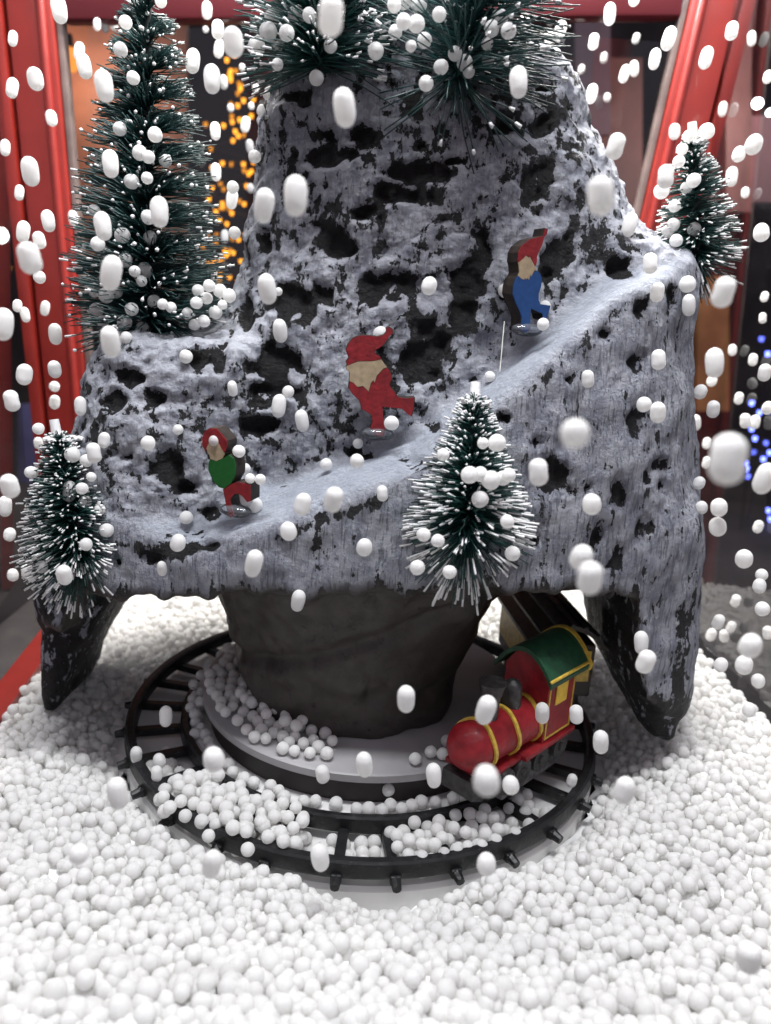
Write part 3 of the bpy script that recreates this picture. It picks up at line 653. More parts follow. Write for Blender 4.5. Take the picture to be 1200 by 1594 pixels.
for st in (.28, .5, .8):
    pm = MB(); prof = [(max(.002, math.sin(t)), math.cos(t)*.98 + (st if t < math.pi/2 else -st)) for t in [math.pi*i/16 for i in range(17)]]
    prof = prof[:8] + [(1.0, st), (1.01, st*.5), (1.0, 0), (1.01, -st*.5), (1.0, -st)] + prof[9:]
    pm.lathe(prof, 28, False); tmp = pm.build('foam_bead', FOAM, None, False); m_ = tmp.data; bpy.data.objects.remove(tmp)
    for v in m_.vertices: v.co.x *= 1 + .05*math.sin(v.co.z*2.3 + st*9); v.co.y *= 1 + .05*math.cos(v.co.z*1.7); v.co.x += .04*math.sin(v.co.z*1.5)
    m_.polygons.foreach_set('use_smooth', [True]*len(m_.polygons)); PELM.append(m_)
BEADS = {}
ONES = ['', 'first', 'second', 'third', 'fourth', 'fifth', 'sixth', 'seventh', 'eighth', 'ninth', 'tenth', 'eleventh', 'twelfth', 'thirteenth', 'fourteenth', 'fifteenth', 'sixteenth', 'seventeenth', 'eighteenth', 'nineteenth']
TENS = {2: ('twentieth', 'twenty'), 3: ('thirtieth', 'thirty'), 4: ('fortieth', 'forty'), 5: ('fiftieth', 'fifty')}
def nth(k): return ONES[k] if k < 20 else TENS[k//10][0] if k % 10 == 0 else TENS[k//10][1]+'-'+ONES[k % 10]
def label_beads():
    for (g, phrase), lst in BEADS.items():
        if 'nearest' in phrase:
            lst.sort(key=lambda e: e[1])
            for k, e in enumerate(lst): e[0]['label'] = f'{nth(k+1)} proud white foam bead from the left in the snow nearest the viewer'
        else:
            lst.sort(key=lambda e: e[2])
            for k, e in enumerate(lst): e[0]['label'] = ('highest' if k == 0 else 'lowest' if k == len(lst)-1 else nth(k+1)+' highest') + ' foam bead ' + phrase if len(lst) > 1 else 'single foam bead ' + phrase
def bead(p, r, label, group, me=BEADM, rot=None):
    o = link(bpy.data.objects.new('foam_bead', me)); o.location = p; o.scale = (r, r, r)
    o.rotation_euler = rot if rot is not None else (random.uniform(0, 6), random.uniform(0, 6), random.uniform(0, 6))
    if group: u_, v_ = project(np.array(o.location)); BEADS.setdefault((group, label.replace('white foam bead ', '')), []).append((o, float(u_), float(v_)))
    return tag(o, label, 'foam bead', group)
for i in near: bead(PT[i, :3], PT[i, 3]*1.05, 'white foam bead lying proud of the bead snow nearest the viewer', 'beads lying nearest the viewer')

# ------------------------------------------------------------------ bottle-brush trees
def tree(label, base_p, top_p, prof, n, thick, frost, tip, turns, spread, dark=False, fan=(0, 0), el=(-12, 18), balls=0, stub=True, jit=1.0, name='brush_tree'):
    b = np.array(base_p, float); t = np.array(top_p, float); axis = t-b; H = np.linalg.norm(axis); ax = axis/H
    root = thing(name, label, 'tree', tuple(b), group='bottle-brush trees'); root['_world'] = 1
    e1 = np.cross(ax, [0, 1, 0]); e1 /= np.linalg.norm(e1); e2 = np.cross(ax, e1)
    # trunk: two wires twisted together
    vs, fs_ = [], []
    m = 40
    for s in (0, math.pi):
        k0 = len(vs)
        for i in range(m+1):
            q = i/m; c = b - ax*.03 + ax*(H+.03)*q + .006*(math.cos(q*40+s)*e1 + math.sin(q*40+s)*e2)
            for j in range(5): vs.append(c + .0075*(math.cos(j*1.2566)*e1 + math.sin(j*1.2566)*e2))
        for i in range(m):
            for j in range(5): fs_.append((k0+i*5+j, k0+i*5+(j+1) % 5, k0+(i+1)*5+(j+1) % 5, k0+(i+1)*5+j))
    mesh_np('trunk', vs, fs_, WIRE, root)
    q = rng.random(n)**1.15*.97 + .015
    R = np.interp(q, [a for a, _ in prof], [c for _, c in prof])
    k = rng.integers(0, 2, n)*math.pi
    az = 2*math.pi*turns*q + k + rng.normal(0, spread, n)
    e = np.radians(np.interp(q, [0, .35, 1], [el[0], el[0]*.3+el[1]*.4, el[1]])) + rng.normal(0, .10*jit, n)
    fanm = rng.random(n) < fan[1]*sstep(.12, 0, q)
    e = np.where(fanm, -np.radians(rng.uniform(fan[0]*.25, fan[0], n)), e)
    ln = R*rng.normal(1, .09*jit, n).clip(.55, 1.25)
    d = (np.cos(az)[:, None]*e1 + np.sin(az)[:, None]*e2)*np.cos(e)[:, None] + ax*np.sin(e)[:, None]
    o0 = b + ax*(H*q)[:, None] + rng.normal(0, .003, (n, 3)); o1 = o0 + d*ln[:, None]
    bend = rng.normal(0, .025*jit, (n, 3))*ln[:, None]
    def prisms(A, B, ra, rb, curve=None):
        nn = len(A); D = B-A; D /= np.linalg.norm(D, axis=1)[:, None]
        s1 = np.cross(D, np.where(np.abs(D[:, 2:3]) > .9, [[1., 0, 0]], [[0, 0, 1.]])); s1 /= np.linalg.norm(s1, axis=1)[:, None]; s2 = np.cross(D, s1)
        rows = [A, (A+B)/2 + (curve if curve is not None else 0), B] if curve is not None else [A, B]
        rs = [ra, (ra+rb)/2, rb] if curve is not None else [ra, rb]
        V_ = np.stack([np.stack([c + r*(math.cos(2.0944*j)*s1 + math.sin(2.0944*j)*s2) for j in range(3)], 1) for c, r in zip(rows, rs)], 1)   # n,rows,3,3
        nr = len(rows); V_ = V_.reshape(-1, 3); f = []
        bi = np.arange(nn)*nr*3
        quads = [np.stack([bi+i*3+j, bi+i*3+(j+1) % 3, bi+(i+1)*3+(j+1) % 3, bi+(i+1)*3+j], 1) for i in range(nr-1) for j in range(3)]
        f = np.concatenate(quads).tolist() + np.stack([bi+(nr-1)*3, bi+(nr-1)*3+1, bi+(nr-1)*3+2], 1).tolist()
        return V_, f
    V_, f = prisms(o0, o1, thick, thick*.75, bend)
    o = mesh_np('crown', V_, f, BRISTLED if dark else BRISTLE, root); o['kind'] = 'stuff'
    fr = rng.random(n) < frost[0]*np.interp(q, [0, .3, .6, 1], [1.5, 1.3, .8, .9])
    A = o1 - d*(ln*rng.uniform(frost[1], frost[2], n)*np.interp(q, [0, .2, .5, 1], [1.15, .9, .55, .6]))[:, None]; B = o1 + d*.006
    # frost pieces follow the bend only near the tip
    V_, f = prisms(A[fr], B[fr], thick*tip*.8, thick*tip*1.1)
    if balls:
        pick = rng.choice(n, balls, replace=False); bs = _ico1; c0 = o0[pick] + d[pick]*(ln[pick]*rng.choice([1.0, 1.0, .97, .55, .35], balls))[:, None]
        rr_ = rng.uniform(.0032, .0066, balls)
        VV = (c0[:, None, :] + bs[0][None]*rr_[:, None, None]).reshape(-1, 3); off_ = len(V_)
        ff = (np.asarray(bs[1])[None] + (np.arange(balls)*len(bs[0]))[:, None, None] + off_).reshape(-1, 3)
        V_ = np.concatenate([V_, VV]); f = f + ff.tolist()
    o = mesh_np('frost', V_, f, FROST, root); o['kind'] = 'stuff'
    if stub:
        s_ = MB(); tp = Vector(ax)*(H-.012); s_.cyl(tp, tp + Vector(ax)*.05, .015, .013, 10)
        for _ in range(9): s_.sph(tp + Vector((random.gauss(0, .018), random.gauss(0, .018), random.gauss(-.004, .006))), random.uniform(.008, .014), 1, (1.2, 1.2, .6))
        s_.build('snow_cap', FROST, root, True)
    return b, t
_b1 = bmesh.new(); bmesh.ops.create_icosphere(_b1, subdivisions=1, radius=1); _b1.verts.ensure_lookup_table(); _ico1 = (np.array([v.co[:] for v in _b1.verts]), [[v.index for v in f.verts] for f in _b1.faces]); _b1.free()
def onrock(u, v, dflt_y):
    h = hit(u, v); return h[0] if h is not None else at_y(u, v, dflt_y)
T = {}
b1 = at_y(233, 520, -.06); t1 = at_y(229, -18, .0)
T['tall'] = tree('tall dark green bottle-brush tree with white bead tips on the mountain shelf', b1, t1, [(0, .19), (.05, .225), (.25, .205), (.5, .165), (.8, .10), (1, .05)], 3800, .0022, (.07, .04, .10), 1.6, 5.6, .34, dark=True, fan=(28, .7), el=(2, 10), balls=500, stub=False)
b2 = at_y(126, 874, -.36); t2 = at_y(88, 674, -.31)
T['ledge'] = tree('small frosted bottle-brush tree with snow-capped top on the low ledge beside the leg', b2, t2, [(0, .145), (.15, .155), (.4, .122), (.75, .062), (1, .025)], 2100, .0021, (.42, .08, .22), 1.4, 3.5, .75, fan=(70, .75), el=(-18, 12))
h3 = hit(728, 850); p3 = h3[0] + np.array([0, -.075, .0]) if h3 else at_y(728, 850, -.65)
d3 = depth_of(p3); b3 = at_depth(727, 838, d3); t3 = at_depth(739, 618, d3+.03)
T['skirt'] = tree('frosted bottle-brush tree with long white-tipped bristles standing before the skirt under the ski slope', b3, t3, [(0, .165), (.18, .160), (.4, .118), (.7, .068), (1, .028)], 1750, .0021, (.40, .12, .40), 1.45, 3.2, .8, fan=(82, .95), el=(-22, 12))
b4 = at_y(1085, 412, .05); t4 = at_y(1078, 212, .05)
T['side'] = tree('small bottle-brush tree with glinting white tips on the shoulder before the red post', b4, t4, [(0, .125), (.2, .125), (.5, .09), (.85, .045), (1, .025)], 1300, .0021, (.36, .10, .30), 1.35, 3.2, .6, fan=(75, .9), el=(-20, 12))
b5 = at_y(498, 108, -.17); t5 = b5 + np.array([.0, .05, .55])
T['peak'] = tree('green frosted bottle-brush tree at the summit nearest the amber lights', b5, t5, [(0, .19), (.2, .205), (1, .1)], 1900, .0023, (.28, .05, .11), 1.5, 4, .8, fan=(25, .5), el=(-8, 10))
b6 = at_y(708, 128, -.24); t6 = b6 + np.array([.11, .02, .5])
T['bare'] = tree('dark bottle-brush tree with sparse long bristles leaning at the summit before the peak', b6, t6, [(0, .23), (.15, .25), (1, .15)], 900, .0026, (.10, .02, .05), 2.2, 3, 1.2, dark=True, fan=(58, .6), el=(0, 14), balls=60)

# ------------------------------------------------------------------ gnomes: plywood cut-outs
PLYEDGE = M('burnt_plywood', (.022, .014, .010), .7, noise=40, var=.6)
GRED = M('gnome_red', (.21, .008, .012), .55, noise=45, var=.3, bump=.2, bscale=90); GBLUE = M('gnome_blue', (.008, .055, .19), .55, noise=70, var=.15)
GGREEN = M('gnome_green', (.004, .10, .012), .55, noise=70, var=.12); GSKIN = M('bare_plywood', (.36, .28, .175), .6, noise=60, var=.22)
def gnome(label, foot, pieces, org, scl, yaw, thick):
    """pieces: (name, material, polygon in zoomed pixels); first joined outline is the plate"""
    hgt = hit(*foot); p = hgt[0] if hgt else at_y(*foot, -.4)
    p = p + (CAM-p)/np.linalg.norm(CAM-p)*.075 + np.array([0, 0, .012]); dep = depth_of(p); k = dep/CF
    fx, fy = foot
    root = thing('gnome_figure', label, 'gnome', tuple(p), (0, CR*-0, yaw), 'painted gnome cut-outs')
    cv = lambda pts_: [((org[0]+x/scl-fx)*k, -(org[1]+y/scl-fy)*k) for x, y in pts_]
    pl = MB()
    for nm, mt, poly in pieces: pl.prism(cv(poly), -.0, thick)
    o = pl.build('plywood', PLYEDGE, root)
    for i, (nm, mt, poly) in enumerate(pieces):
        c = np.array(cv(poly)); ce = c.mean(0); c = ce + (c-ce)*.975
        MB().prism([tuple(q) for q in c], -.004, -.0005).build(nm, mt, root)
    gb = MB(); gb.sph((0.0, .01, .006), .034, 3, (1.35, .8, .55)); gb.build('glue_blob', GLUE, root, True)
    return p, dep
g2 = [('hat', GRED, [(230, 535), (213, 500), (240, 460), (205, 380), (225, 320), (270, 260), (340, 230), (430, 225), (520, 230), (580, 210), (605, 180), (600, 140), (625, 125), (665, 145), (672, 185), (640, 215), (600, 285), (560, 330), (500, 365), (500, 395), (560, 430), (575, 452), (480, 475), (400, 480), (330, 487), (280, 510)]),
      ('beard', GSKIN, [(216, 540), (280, 510), (330, 487), (400, 480), (480, 475), (575, 450), (610, 495), (640, 525), (600, 540), (560, 590), (535, 620), (520, 690), (505, 665), (480, 695), (462, 785), (440, 765), (400, 730), (345, 745), (300, 705), (255, 690), (255, 600), (220, 570)]),
      ('coat', GRED, [(255, 690), (300, 705), (345, 745), (400, 730), (440, 765), (462, 785), (480, 695), (505, 665), (520, 690), (535, 620), (600, 540), (640, 525), (685, 590), (690, 640), (670, 690), (700, 745), (740, 780), (760, 820), (850, 830), (940, 815), (940, 920), (925, 1015), (880, 990), (820, 940), (740, 935), (612, 930), (622, 1010), (652, 1150), (655, 1210), (630, 1245), (560, 1240), (500, 1160), (520, 1090), (500, 1020), (440, 985), (400, 970), (370, 880), (300, 820), (250, 755)])]
g3 = [('hat', GRED, [(430, 545), (430, 440), (460, 370), (560, 290), (650, 260), (725, 240), (735, 190), (740, 155), (775, 160), (770, 215), (740, 250), (725, 330), (690, 420), (675, 470), (680, 530), (665, 580), (620, 520), (585, 475), (570, 485), (530, 465), (500, 500), (450, 548)]),
      ('beard', GSKIN, [(440, 550), (500, 500), (530, 465), (570, 485), (585, 475), (620, 520), (682, 600), (650, 640), (630, 690), (615, 670), (605, 728), (580, 705), (565, 730), (550, 705), (540, 732), (510, 725), (455, 690), (470, 655), (455, 590)]),
      ('coat', GBLUE, [(455, 690), (510, 725), (540, 732), (550, 705), (565, 730), (580, 705), (605, 728), (615, 670), (630, 690), (650, 640), (690, 615), (740, 640), (775, 710), (770, 790), (750, 870), (760, 940), (790, 985), (930, 995), (910, 1090), (890, 1165), (850, 1150), (830, 1090), (760, 1070), (672, 1040), (672, 1110), (692, 1260), (680, 1290), (620, 1330), (570, 1290), (560, 1150), (530, 1090), (450, 970), (410, 890), (410, 800), (430, 720)])]
g1 = [('hat', GRED, [(285, 452), (275, 500), (235, 430), (235, 350), (265, 280), (320, 240), (400, 235), (460, 290), (520, 350), (525, 390), (500, 470), (470, 450), (430, 390), (380, 370), (310, 400)]),
      ('beard', GSKIN, [(285, 452), (310, 400), (380, 370), (430, 390), (470, 450), (495, 490), (470, 540), (400, 575), (330, 560), (320, 520), (298, 500)]),
      ('coat', GGREEN, [(330, 560), (400, 575), (470, 540), (540, 488), (600, 520), (625, 600), (620, 700), (570, 790), (490, 858), (430, 850), (350, 770), (305, 680), (308, 600)]),
      ('trousers', GRED, [(475, 858), (490, 858), (570, 790), (650, 760), (790, 770), (795, 945), (760, 960), (700, 900), (640, 880), (600, 900), (560, 960), (590, 1080), (610, 1130), (560, 1160), (520, 1080), (500, 960)])]
G1 = gnome('plywood gnome with green coat and red hat, lowest on the ski slope', (364, 806), g1, (274, 640), 6.667, math.radians(-16), .05)
G2 = gnome('plywood gnome in red coat and red hat halfway down the ski slope', (588, 686), g2, (500, 500), 6.667, math.radians(4), .04)
G3 = gnome('plywood gnome in blue coat and red hat highest on the ski slope', (822, 524), g3, (731, 350), 7.5, math.radians(20), .055)
pA, pB = at_depth(785, 500, G3[1]-.03), at_depth(778, 578, G3[1]-.10)
th = MB().cyl(tuple(pA), tuple(pB), .0008, .0008, 6).build('glue_thread', M('clear_thread', (.8, .8, .7), .1, 1.0)); tag(th, 'thin shiny glue thread hanging from the blue gnome to the slope', 'thread')

# ------------------------------------------------------------------ beads held by trees and gnomes: pixel, width
def caught(lst, tr, label, group, dz=(-.10, .02)):
    b, t = T[tr]
    for u, v, wd in lst:
        bu, bv = project(b); tu, tv = project(t); q = min(max((v-bv)/(tv-bv), 0), 1); dep = depth_of(b+(t-b)*q)
        off_ = random.uniform(*dz); h = hit(u, v); dd = dep+off_
        r = wd/2*dd/CF
        if h is not None: dd = min(dd, depth_of(h[0]) - r*.8)
        bead(at_depth(u, v, dd), min(r, .026), label, group)
caught([(195, 35, 20), (188, 78, 22), (207, 121, 20), (186, 200, 21), (242, 210, 23), (217, 238, 23), (231, 244, 20), (257, 250, 20), (205, 282, 23), (229, 277, 18), (250, 2, 18), (147, 328, 19), (230, 338, 22), (190, 366, 24), (152, 380, 22), (233, 370, 21), (163, 393, 20), (195, 405, 22), (225, 420, 24), (210, 422, 18), (220, 438, 17), (148, 452, 23), (165, 460, 24), (180, 453, 21), (150, 482, 21), (160, 500, 19), (194, 502, 23), (222, 512, 22), (196, 526, 19), (205, 482, 21), (240, 470, 21), (253, 473, 17), (266, 479, 17)], 'tall', 'white foam bead caught among the bristles of the tall dark tree', 'beads in the tall tree', (-.20, -.06))
caught([(326, 445, 19), (342, 453, 21), (357, 460, 21), (322, 464, 19), (346, 475, 15), (335, 486, 21), (308, 452, 19), (306, 472, 19), (318, 500, 19), (303, 506, 18), (292, 488, 18)], 'tall', 'white foam bead in the small pile between tall tree and rock wall', 'beads piled beside the tall tree', (-.17, -.08))
caught([(112, 708, 24), (134, 717, 20), (142, 742, 15), (128, 760, 19), (133, 781, 20), (155, 793, 17), (166, 826, 22), (134, 847, 20), (49, 735, 20), (60, 667, 18), (126, 885, 20), (65, 882, 19)], 'ledge', 'white foam bead caught in the small snow-capped tree on the low ledge', 'beads in the ledge tree', (-.14, -.02))
caught([(773, 690, 28), (752, 690, 18), (731, 740, 28), (748, 738, 24), (764, 748, 30), (783, 745, 24), (792, 740, 22), (747, 778, 27), (650, 883, 24), (659, 832, 22), (681, 842, 21), (790, 812, 22), (798, 862, 24), (700, 890, 22), (690, 708, 20)], 'skirt', 'white foam bead caught in the frosted tree before the skirt', 'beads in the skirt tree', (-.19, -.13))
caught([(1057, 252, 19), (1097, 256, 20), (1080, 281, 22), (1050, 321, 19), (1048, 350, 20), (1040, 360, 19), (1052, 375, 20), (1080, 357, 21), (1068, 292, 18), (1072, 212, 18), (1062, 232, 18), (1030, 297, 24), (1070, 442, 24), (1100, 205, 24)], 'side', 'white foam bead caught in the small tree on the shoulder by the red post', 'beads in the shoulder tree', (-.10, 0))
caught([(461, 23, 27), (482, 24, 22), (514, 72, 21), (585, 80, 25), (492, 122, 23), (424, 27, 24), (418, 50, 28), (400, 72, 26), (446, 52, 24), (432, 64, 22), (432, 100, 18)], 'peak', 'white foam bead caught in the green tree at the summit', 'beads in the summit tree', (-.16, -.02))
caught([(613, 8, 22), (629, 2, 25), (652, 8, 25), (628, 33, 24), (648, 38, 26), (615, 50, 21), (661, 63, 23), (640, 72, 17), (708, 84, 22), (723, 98, 25), (686, 104, 23), (730, 112, 19), (663, 130, 23), (758, 68, 19), (760, 92, 20), (778, 28, 26), (792, 48, 24), (766, 45, 24), (684, 22, 22)], 'bare', 'white foam bead caught in the bare dark tree leaning at the summit', 'beads in the bare tree', (-.20, -.03))
def onsurf(u, v, wd, label):
    h = hit(u, v); r = wd/2*depth_of(h[0])/CF; bead(h[0] + h[1]*r*.85 + (CAM-h[0])/np.linalg.norm(CAM-h[0])*.004, r, label, None)
for u, v, wd, gd, lb in ((335, 686, 21, G1, "white foam bead stuck on the green gnome's hat"), (372, 703, 20, G1, 'white foam bead beside the neck of the green gnome'), (381, 729, 18, G1, 'white foam bead behind the back of the green gnome'),
                         (389, 745, 16, G1, 'smaller of two foam beads above the trousers of the green gnome'), (405, 746, 17, G1, 'larger of two foam beads above the trousers of the green gnome'), (609, 659, 23, G2, 'white foam bead between the legs of the red gnome'),
                         (592, 520, 23, G2, "white foam bead behind the tip of the red gnome's hat"), (596, 577, 18, G2, 'white foam bead behind the shoulder of the red gnome'), (845, 505, 19, G3, 'white foam bead between the legs of the blue gnome'), (848, 478, 20, G3, 'white foam bead behind the raised leg of the blue gnome'), (786, 452, 22, G3, 'white foam bead at the back of the blue gnome')):
    dd = gd[1] + (.075 if 'behind' in lb or 'back' in lb else -.03); h = hit(u, v); r = wd/2*dd/CF
    if h is not None: dd = min(dd, depth_of(h[0])-r*.6)
    bead(at_depth(u, v, dd), r, lb, None)
for u, v, wd, lb in ((555, 688, 16, 'small foam bead resting on the slope below the red gnome'), (288, 552, 21, 'white foam bead stuck on the rock below the tall tree'), (404, 244, 20, 'dull foam bead stuck on the edge of the rock wall by the amber lights'), (399, 796, 24, 'white foam bead resting on the slope at the feet of the green gnome'), (292, 812, 21, 'white foam bead resting at the low end of the slope'), (766, 592, 17, 'glassy bead stuck in the upper slope above the skirt tree'), (435, 453, 13, 'tiny foam bead lodged in a dark hollow of the rock wall')):
    onsurf(u, v, wd, lb)

# ------------------------------------------------------------------ falling beads, and rear-glass reflections built as small beads: pixel, width, height
FALL = [(92, 15, 24, 45), (151, 38, 11, 20), (163, 40, 12, 26), (178, 36, 13, 26), (19, 137, 18, 32), (55, 123, 24, 40), (80, 184, 17, 28), (123, 80, 16, 28), (131, 103, 22, 42), (162, 134, 28, 50), (47, 267, 26, 50), (172, 255, 25, 50),
        (322, 16, 16, 32), (335, 4, 14, 16), (339, 46, 20, 28), (363, 66, 31, 50), (341, 76, 16, 28), (300, 95, 22, 46), (330, 123, 26, 56), (348, 128, 12, 32), (335, 204, 16, 32), (382, 194, 14, 26), (389, 228, 12, 30), (407, 172, 15, 18), (336, 268, 16, 28), (362, 292, 20, 22), (390, 293, 12, 16),
        (515, 26, 40, 66), (536, 168, 34, 76), (460, 305, 37, 76), (411, 320, 31, 58), (817, 37, 16, 28), (856, 30, 13, 20), (872, 48, 18, 38), (855, 60, 16, 24), (807, 128, 28, 54), (949, 22, 19, 36), (987, 1, 18, 18), (924, 65, 17, 28), (1041, 60, 21, 40), (1019, 92, 18, 33), (972, 115, 16, 30), (987, 107, 14, 28), (921, 146, 18, 36), (1099, 90, 20, 34), (1139, 48, 20, 32), (958, 228, 28, 46), (1173, 225, 26, 36), (1150, 240, 20, 24), (1139, 275, 18, 40), (1050, 205, 17, 28), (1036, 275, 26, 38),
        (36, 361, 20, 34), (61, 374, 19, 28), (75, 344, 20, 34), (114, 340, 14, 24), (46, 402, 35, 54), (62, 432, 20, 22), (5, 505, 30, 76), (27, 476, 14, 20), (39, 490, 14, 26), (86, 520, 20, 36), (38, 583, 24, 38), (85, 575, 20, 32), (85, 602, 17, 20), (172, 532, 29, 56), (248, 330, 28, 70), (160, 352, 26, 46), (173, 425, 32, 64), (217, 395, 18, 36),
        (361, 310, 18, 38), (350, 368, 12, 22), (365, 363, 20, 23), (416, 450, 28, 56), (436, 515, 22, 46), (668, 445, 24, 32), (935, 305, 42, 60), (980, 350, 22, 40), (1012, 410, 23, 36), (1023, 455, 22, 32), (1072, 475, 20, 38), (1126, 455, 34, 56), (1185, 362, 24, 30), (1025, 560, 23, 34), (1112, 565, 28, 50), (1108, 593, 15, 18), (1190, 580, 20, 28), (915, 590, 20, 30),
        (18, 624, 24, 34), (85, 626, 16, 24), (125, 632, 18, 34), (15, 757, 28, 42), (8, 788, 20, 36), (15, 832, 18, 24), (42, 889, 18, 30), (20, 895, 17, 22), (231, 690, 24, 27), (277, 669, 17, 18), (162, 685, 18, 30), (146, 705, 23, 38), (108, 765, 20, 38), (100, 895, 24, 40), (277, 845, 24, 30), (252, 885, 15, 30),
        (362, 605, 15, 36), (449, 610, 20, 22), (434, 632, 22, 38), (470, 655, 21, 40), (367, 782, 16, 42), (383, 770, 22, 48), (471, 785, 26, 42), (519, 778, 30, 42), (449, 827, 26, 34), (567, 852, 25, 33), (395, 877, 27, 50), (508, 723, 20, 22), (555, 718, 24, 26), (595, 768, 18, 30), (895, 676, 48, 52), (838, 735, 31, 50),
        (1090, 610, 20, 26), (1110, 637, 20, 32), (1083, 658, 15, 30), (1002, 630, 25, 27), (1024, 642, 24, 36), (1160, 655, 17, 28), (1175, 657, 16, 26), (1195, 635, 18, 24), (1133, 715, 58, 84), (1088, 752, 18, 24), (1092, 790, 18, 24), (1119, 790, 25, 32), (1117, 820, 26, 34), (1190, 745, 30, 66), (1158, 870, 26, 36), (921, 785, 29, 40), (918, 900, 40, 66), (905, 868, 36, 48), (1185, 895, 20, 22),
        (464, 935, 22, 38), (333, 1182, 34, 46), (1182, 912, 20, 26), (1186, 948, 24, 28), (1118, 968, 18, 26), (1107, 988, 15, 24), (1138, 976, 14, 20), (1127, 990, 15, 24), (1168, 1005, 34, 46), (1158, 1035, 26, 36), (1122, 1035, 20, 24), (1180, 1060, 20, 26), (1166, 1105, 20, 24), (998, 1000, 22, 38), (1005, 1030, 28, 44), (935, 1155, 24, 46),
        (20, 1105, 18, 19), (258, 1115, 20, 36), (183, 1235, 31, 60), (212, 1175, 18, 34), (248, 1184, 20, 24), (244, 1204, 18, 30), (123, 1330, 32, 36), (330, 1345, 30, 54), (498, 1335, 28, 48), (567, 1190, 26, 46), (502, 1205, 22, 34), (632, 1088, 28, 48), (675, 1207, 24, 46), (756, 1105, 30, 56), (757, 1215, 42, 52), (795, 1222, 26, 36), (844, 1110, 22, 40), (897, 1112, 22, 36), (890, 1215, 16, 26), (757, 1345, 30, 40), (972, 1230, 31, 46), (1165, 1490, 38, 58), (822, 1082, 16, 18), (604, 1230, 21, 24),
        (320, 46, 9, 10), (377, 105, 9, 12), (398, 137, 10, 12), (359, 168, 10, 12), (415, 148, 11, 14), (391, 165, 9, 12), (945, 152, 11, 14), (905, 108, 10, 14), (1160, 300, 12, 18), (1190, 462, 12, 20), (1187, 495, 12, 20), (1140, 545, 13, 20), (1172, 560, 14, 22), (1100, 690, 13, 20), (1150, 620, 14, 20), (1180, 820, 15, 24), (1100, 720, 14, 22), (1145, 935, 15, 22), (1195, 985, 16, 24), (1110, 1060, 15, 22), (1195, 120, 14, 22), (1170, 60, 13, 22), (990, 60, 11, 18), (940, 90, 11, 18), (1125, 170, 13, 22), (20, 60, 14, 24), (8, 230, 15, 26), (30, 300, 14, 24), (70, 480, 14, 24), (60, 690, 14, 20)]  # faint ones by the amber lights are reflections in glass, added as solid beads
REG = [((0, 0, 140, 640), 'falling past the red post beyond the tall tree'), ((140, 0, 285, 560), 'falling in front of the tall dark tree'), ((285, 0, 398, 440), 'falling before the string of amber lights'),
       ((398, 0, 900, 350), 'falling in front of the summit of the mountain'), ((900, 0, 1015, 250), 'falling before the brown panel beyond the summit'), ((1015, 0, 1200, 300), 'falling around the red post behind the shoulder tree'),
       ((0, 600, 60, 960), 'falling before the dark glass beside the small ledge tree'), ((60, 600, 190, 920), 'falling in front of the small ledge tree'), ((1070, 300, 1200, 900), 'falling before the dark glass near the blue lights'), ((1090, 900, 1200, 1130), 'falling low above the glass near the mountain leg'),
       ((285, 440, 700, 700), 'falling in front of the rock wall around the red gnome'), ((190, 580, 340, 920), 'falling in front of the rock beside the green gnome'), ((340, 700, 620, 960), 'falling in front of the ski slope and skirt'), ((780, 300, 1090, 960), 'falling in front of the pale flank beside the blue gnome'),
       ((650, 1060, 930, 1270), 'falling around the red locomotive'), ((930, 960, 1090, 1270), 'falling in front of the mountain leg behind the locomotive'), ((0, 1040, 300, 1280), 'falling beside the track at the far rim of the beads'), ((300, 920, 650, 1260), 'falling in front of the brown pedestal'), ((0, 1260, 1200, 1594), 'falling low over the bead snow in front of the track')]
for u, v, wd, ht in FALL:
    r0 = random.uniform(.0185, .0205); dep = r0*2*CF/wd
    lab = next((t for (x0, y0, x1, y1), t in REG if x0 <= u <= x1 and y0 <= v <= y1), 'falling in front of the mountain')
    h = hit(u, v)
    lim = 3.75
    if h is not None: lim = min(lim, depth_of(h[0]) - .05)
    r_ = ray(u, v)
    if r_[2] < 0: lim = min(lim, (float(-.02-CH)/r_[2])-.06)
    # stay inside the glass
    for (A_, B_, sgn) in ((lA, lB, 1), (rA, rB, -1)):
        nrm = np.array([B_[1]-A_[1], -(B_[0]-A_[0])])*sgn; nrm /= np.linalg.norm(nrm)
        den = r_[:2] @ nrm; num = (np.asarray(A_)-CAM[:2]) @ nrm
        if den < 0 and num/den > 0: lim = min(lim, num/den - .05)
    dep = max(min(dep, lim), .95); r = wd*.47*dep/CF
    asp = ht/wd; rot = (CR*0+.15, CR, random.uniform(0, 6))
    if asp < 1.18: mm_, k = BEADM, 1
    else: mm_ = PELM[0] if asp < 1.4 else PELM[1] if asp < 1.68 else PELM[2]
    bead(at_depth(u, v, dep), r, 'white foam bead '+lab, 'beads '+lab, mm_, rot)

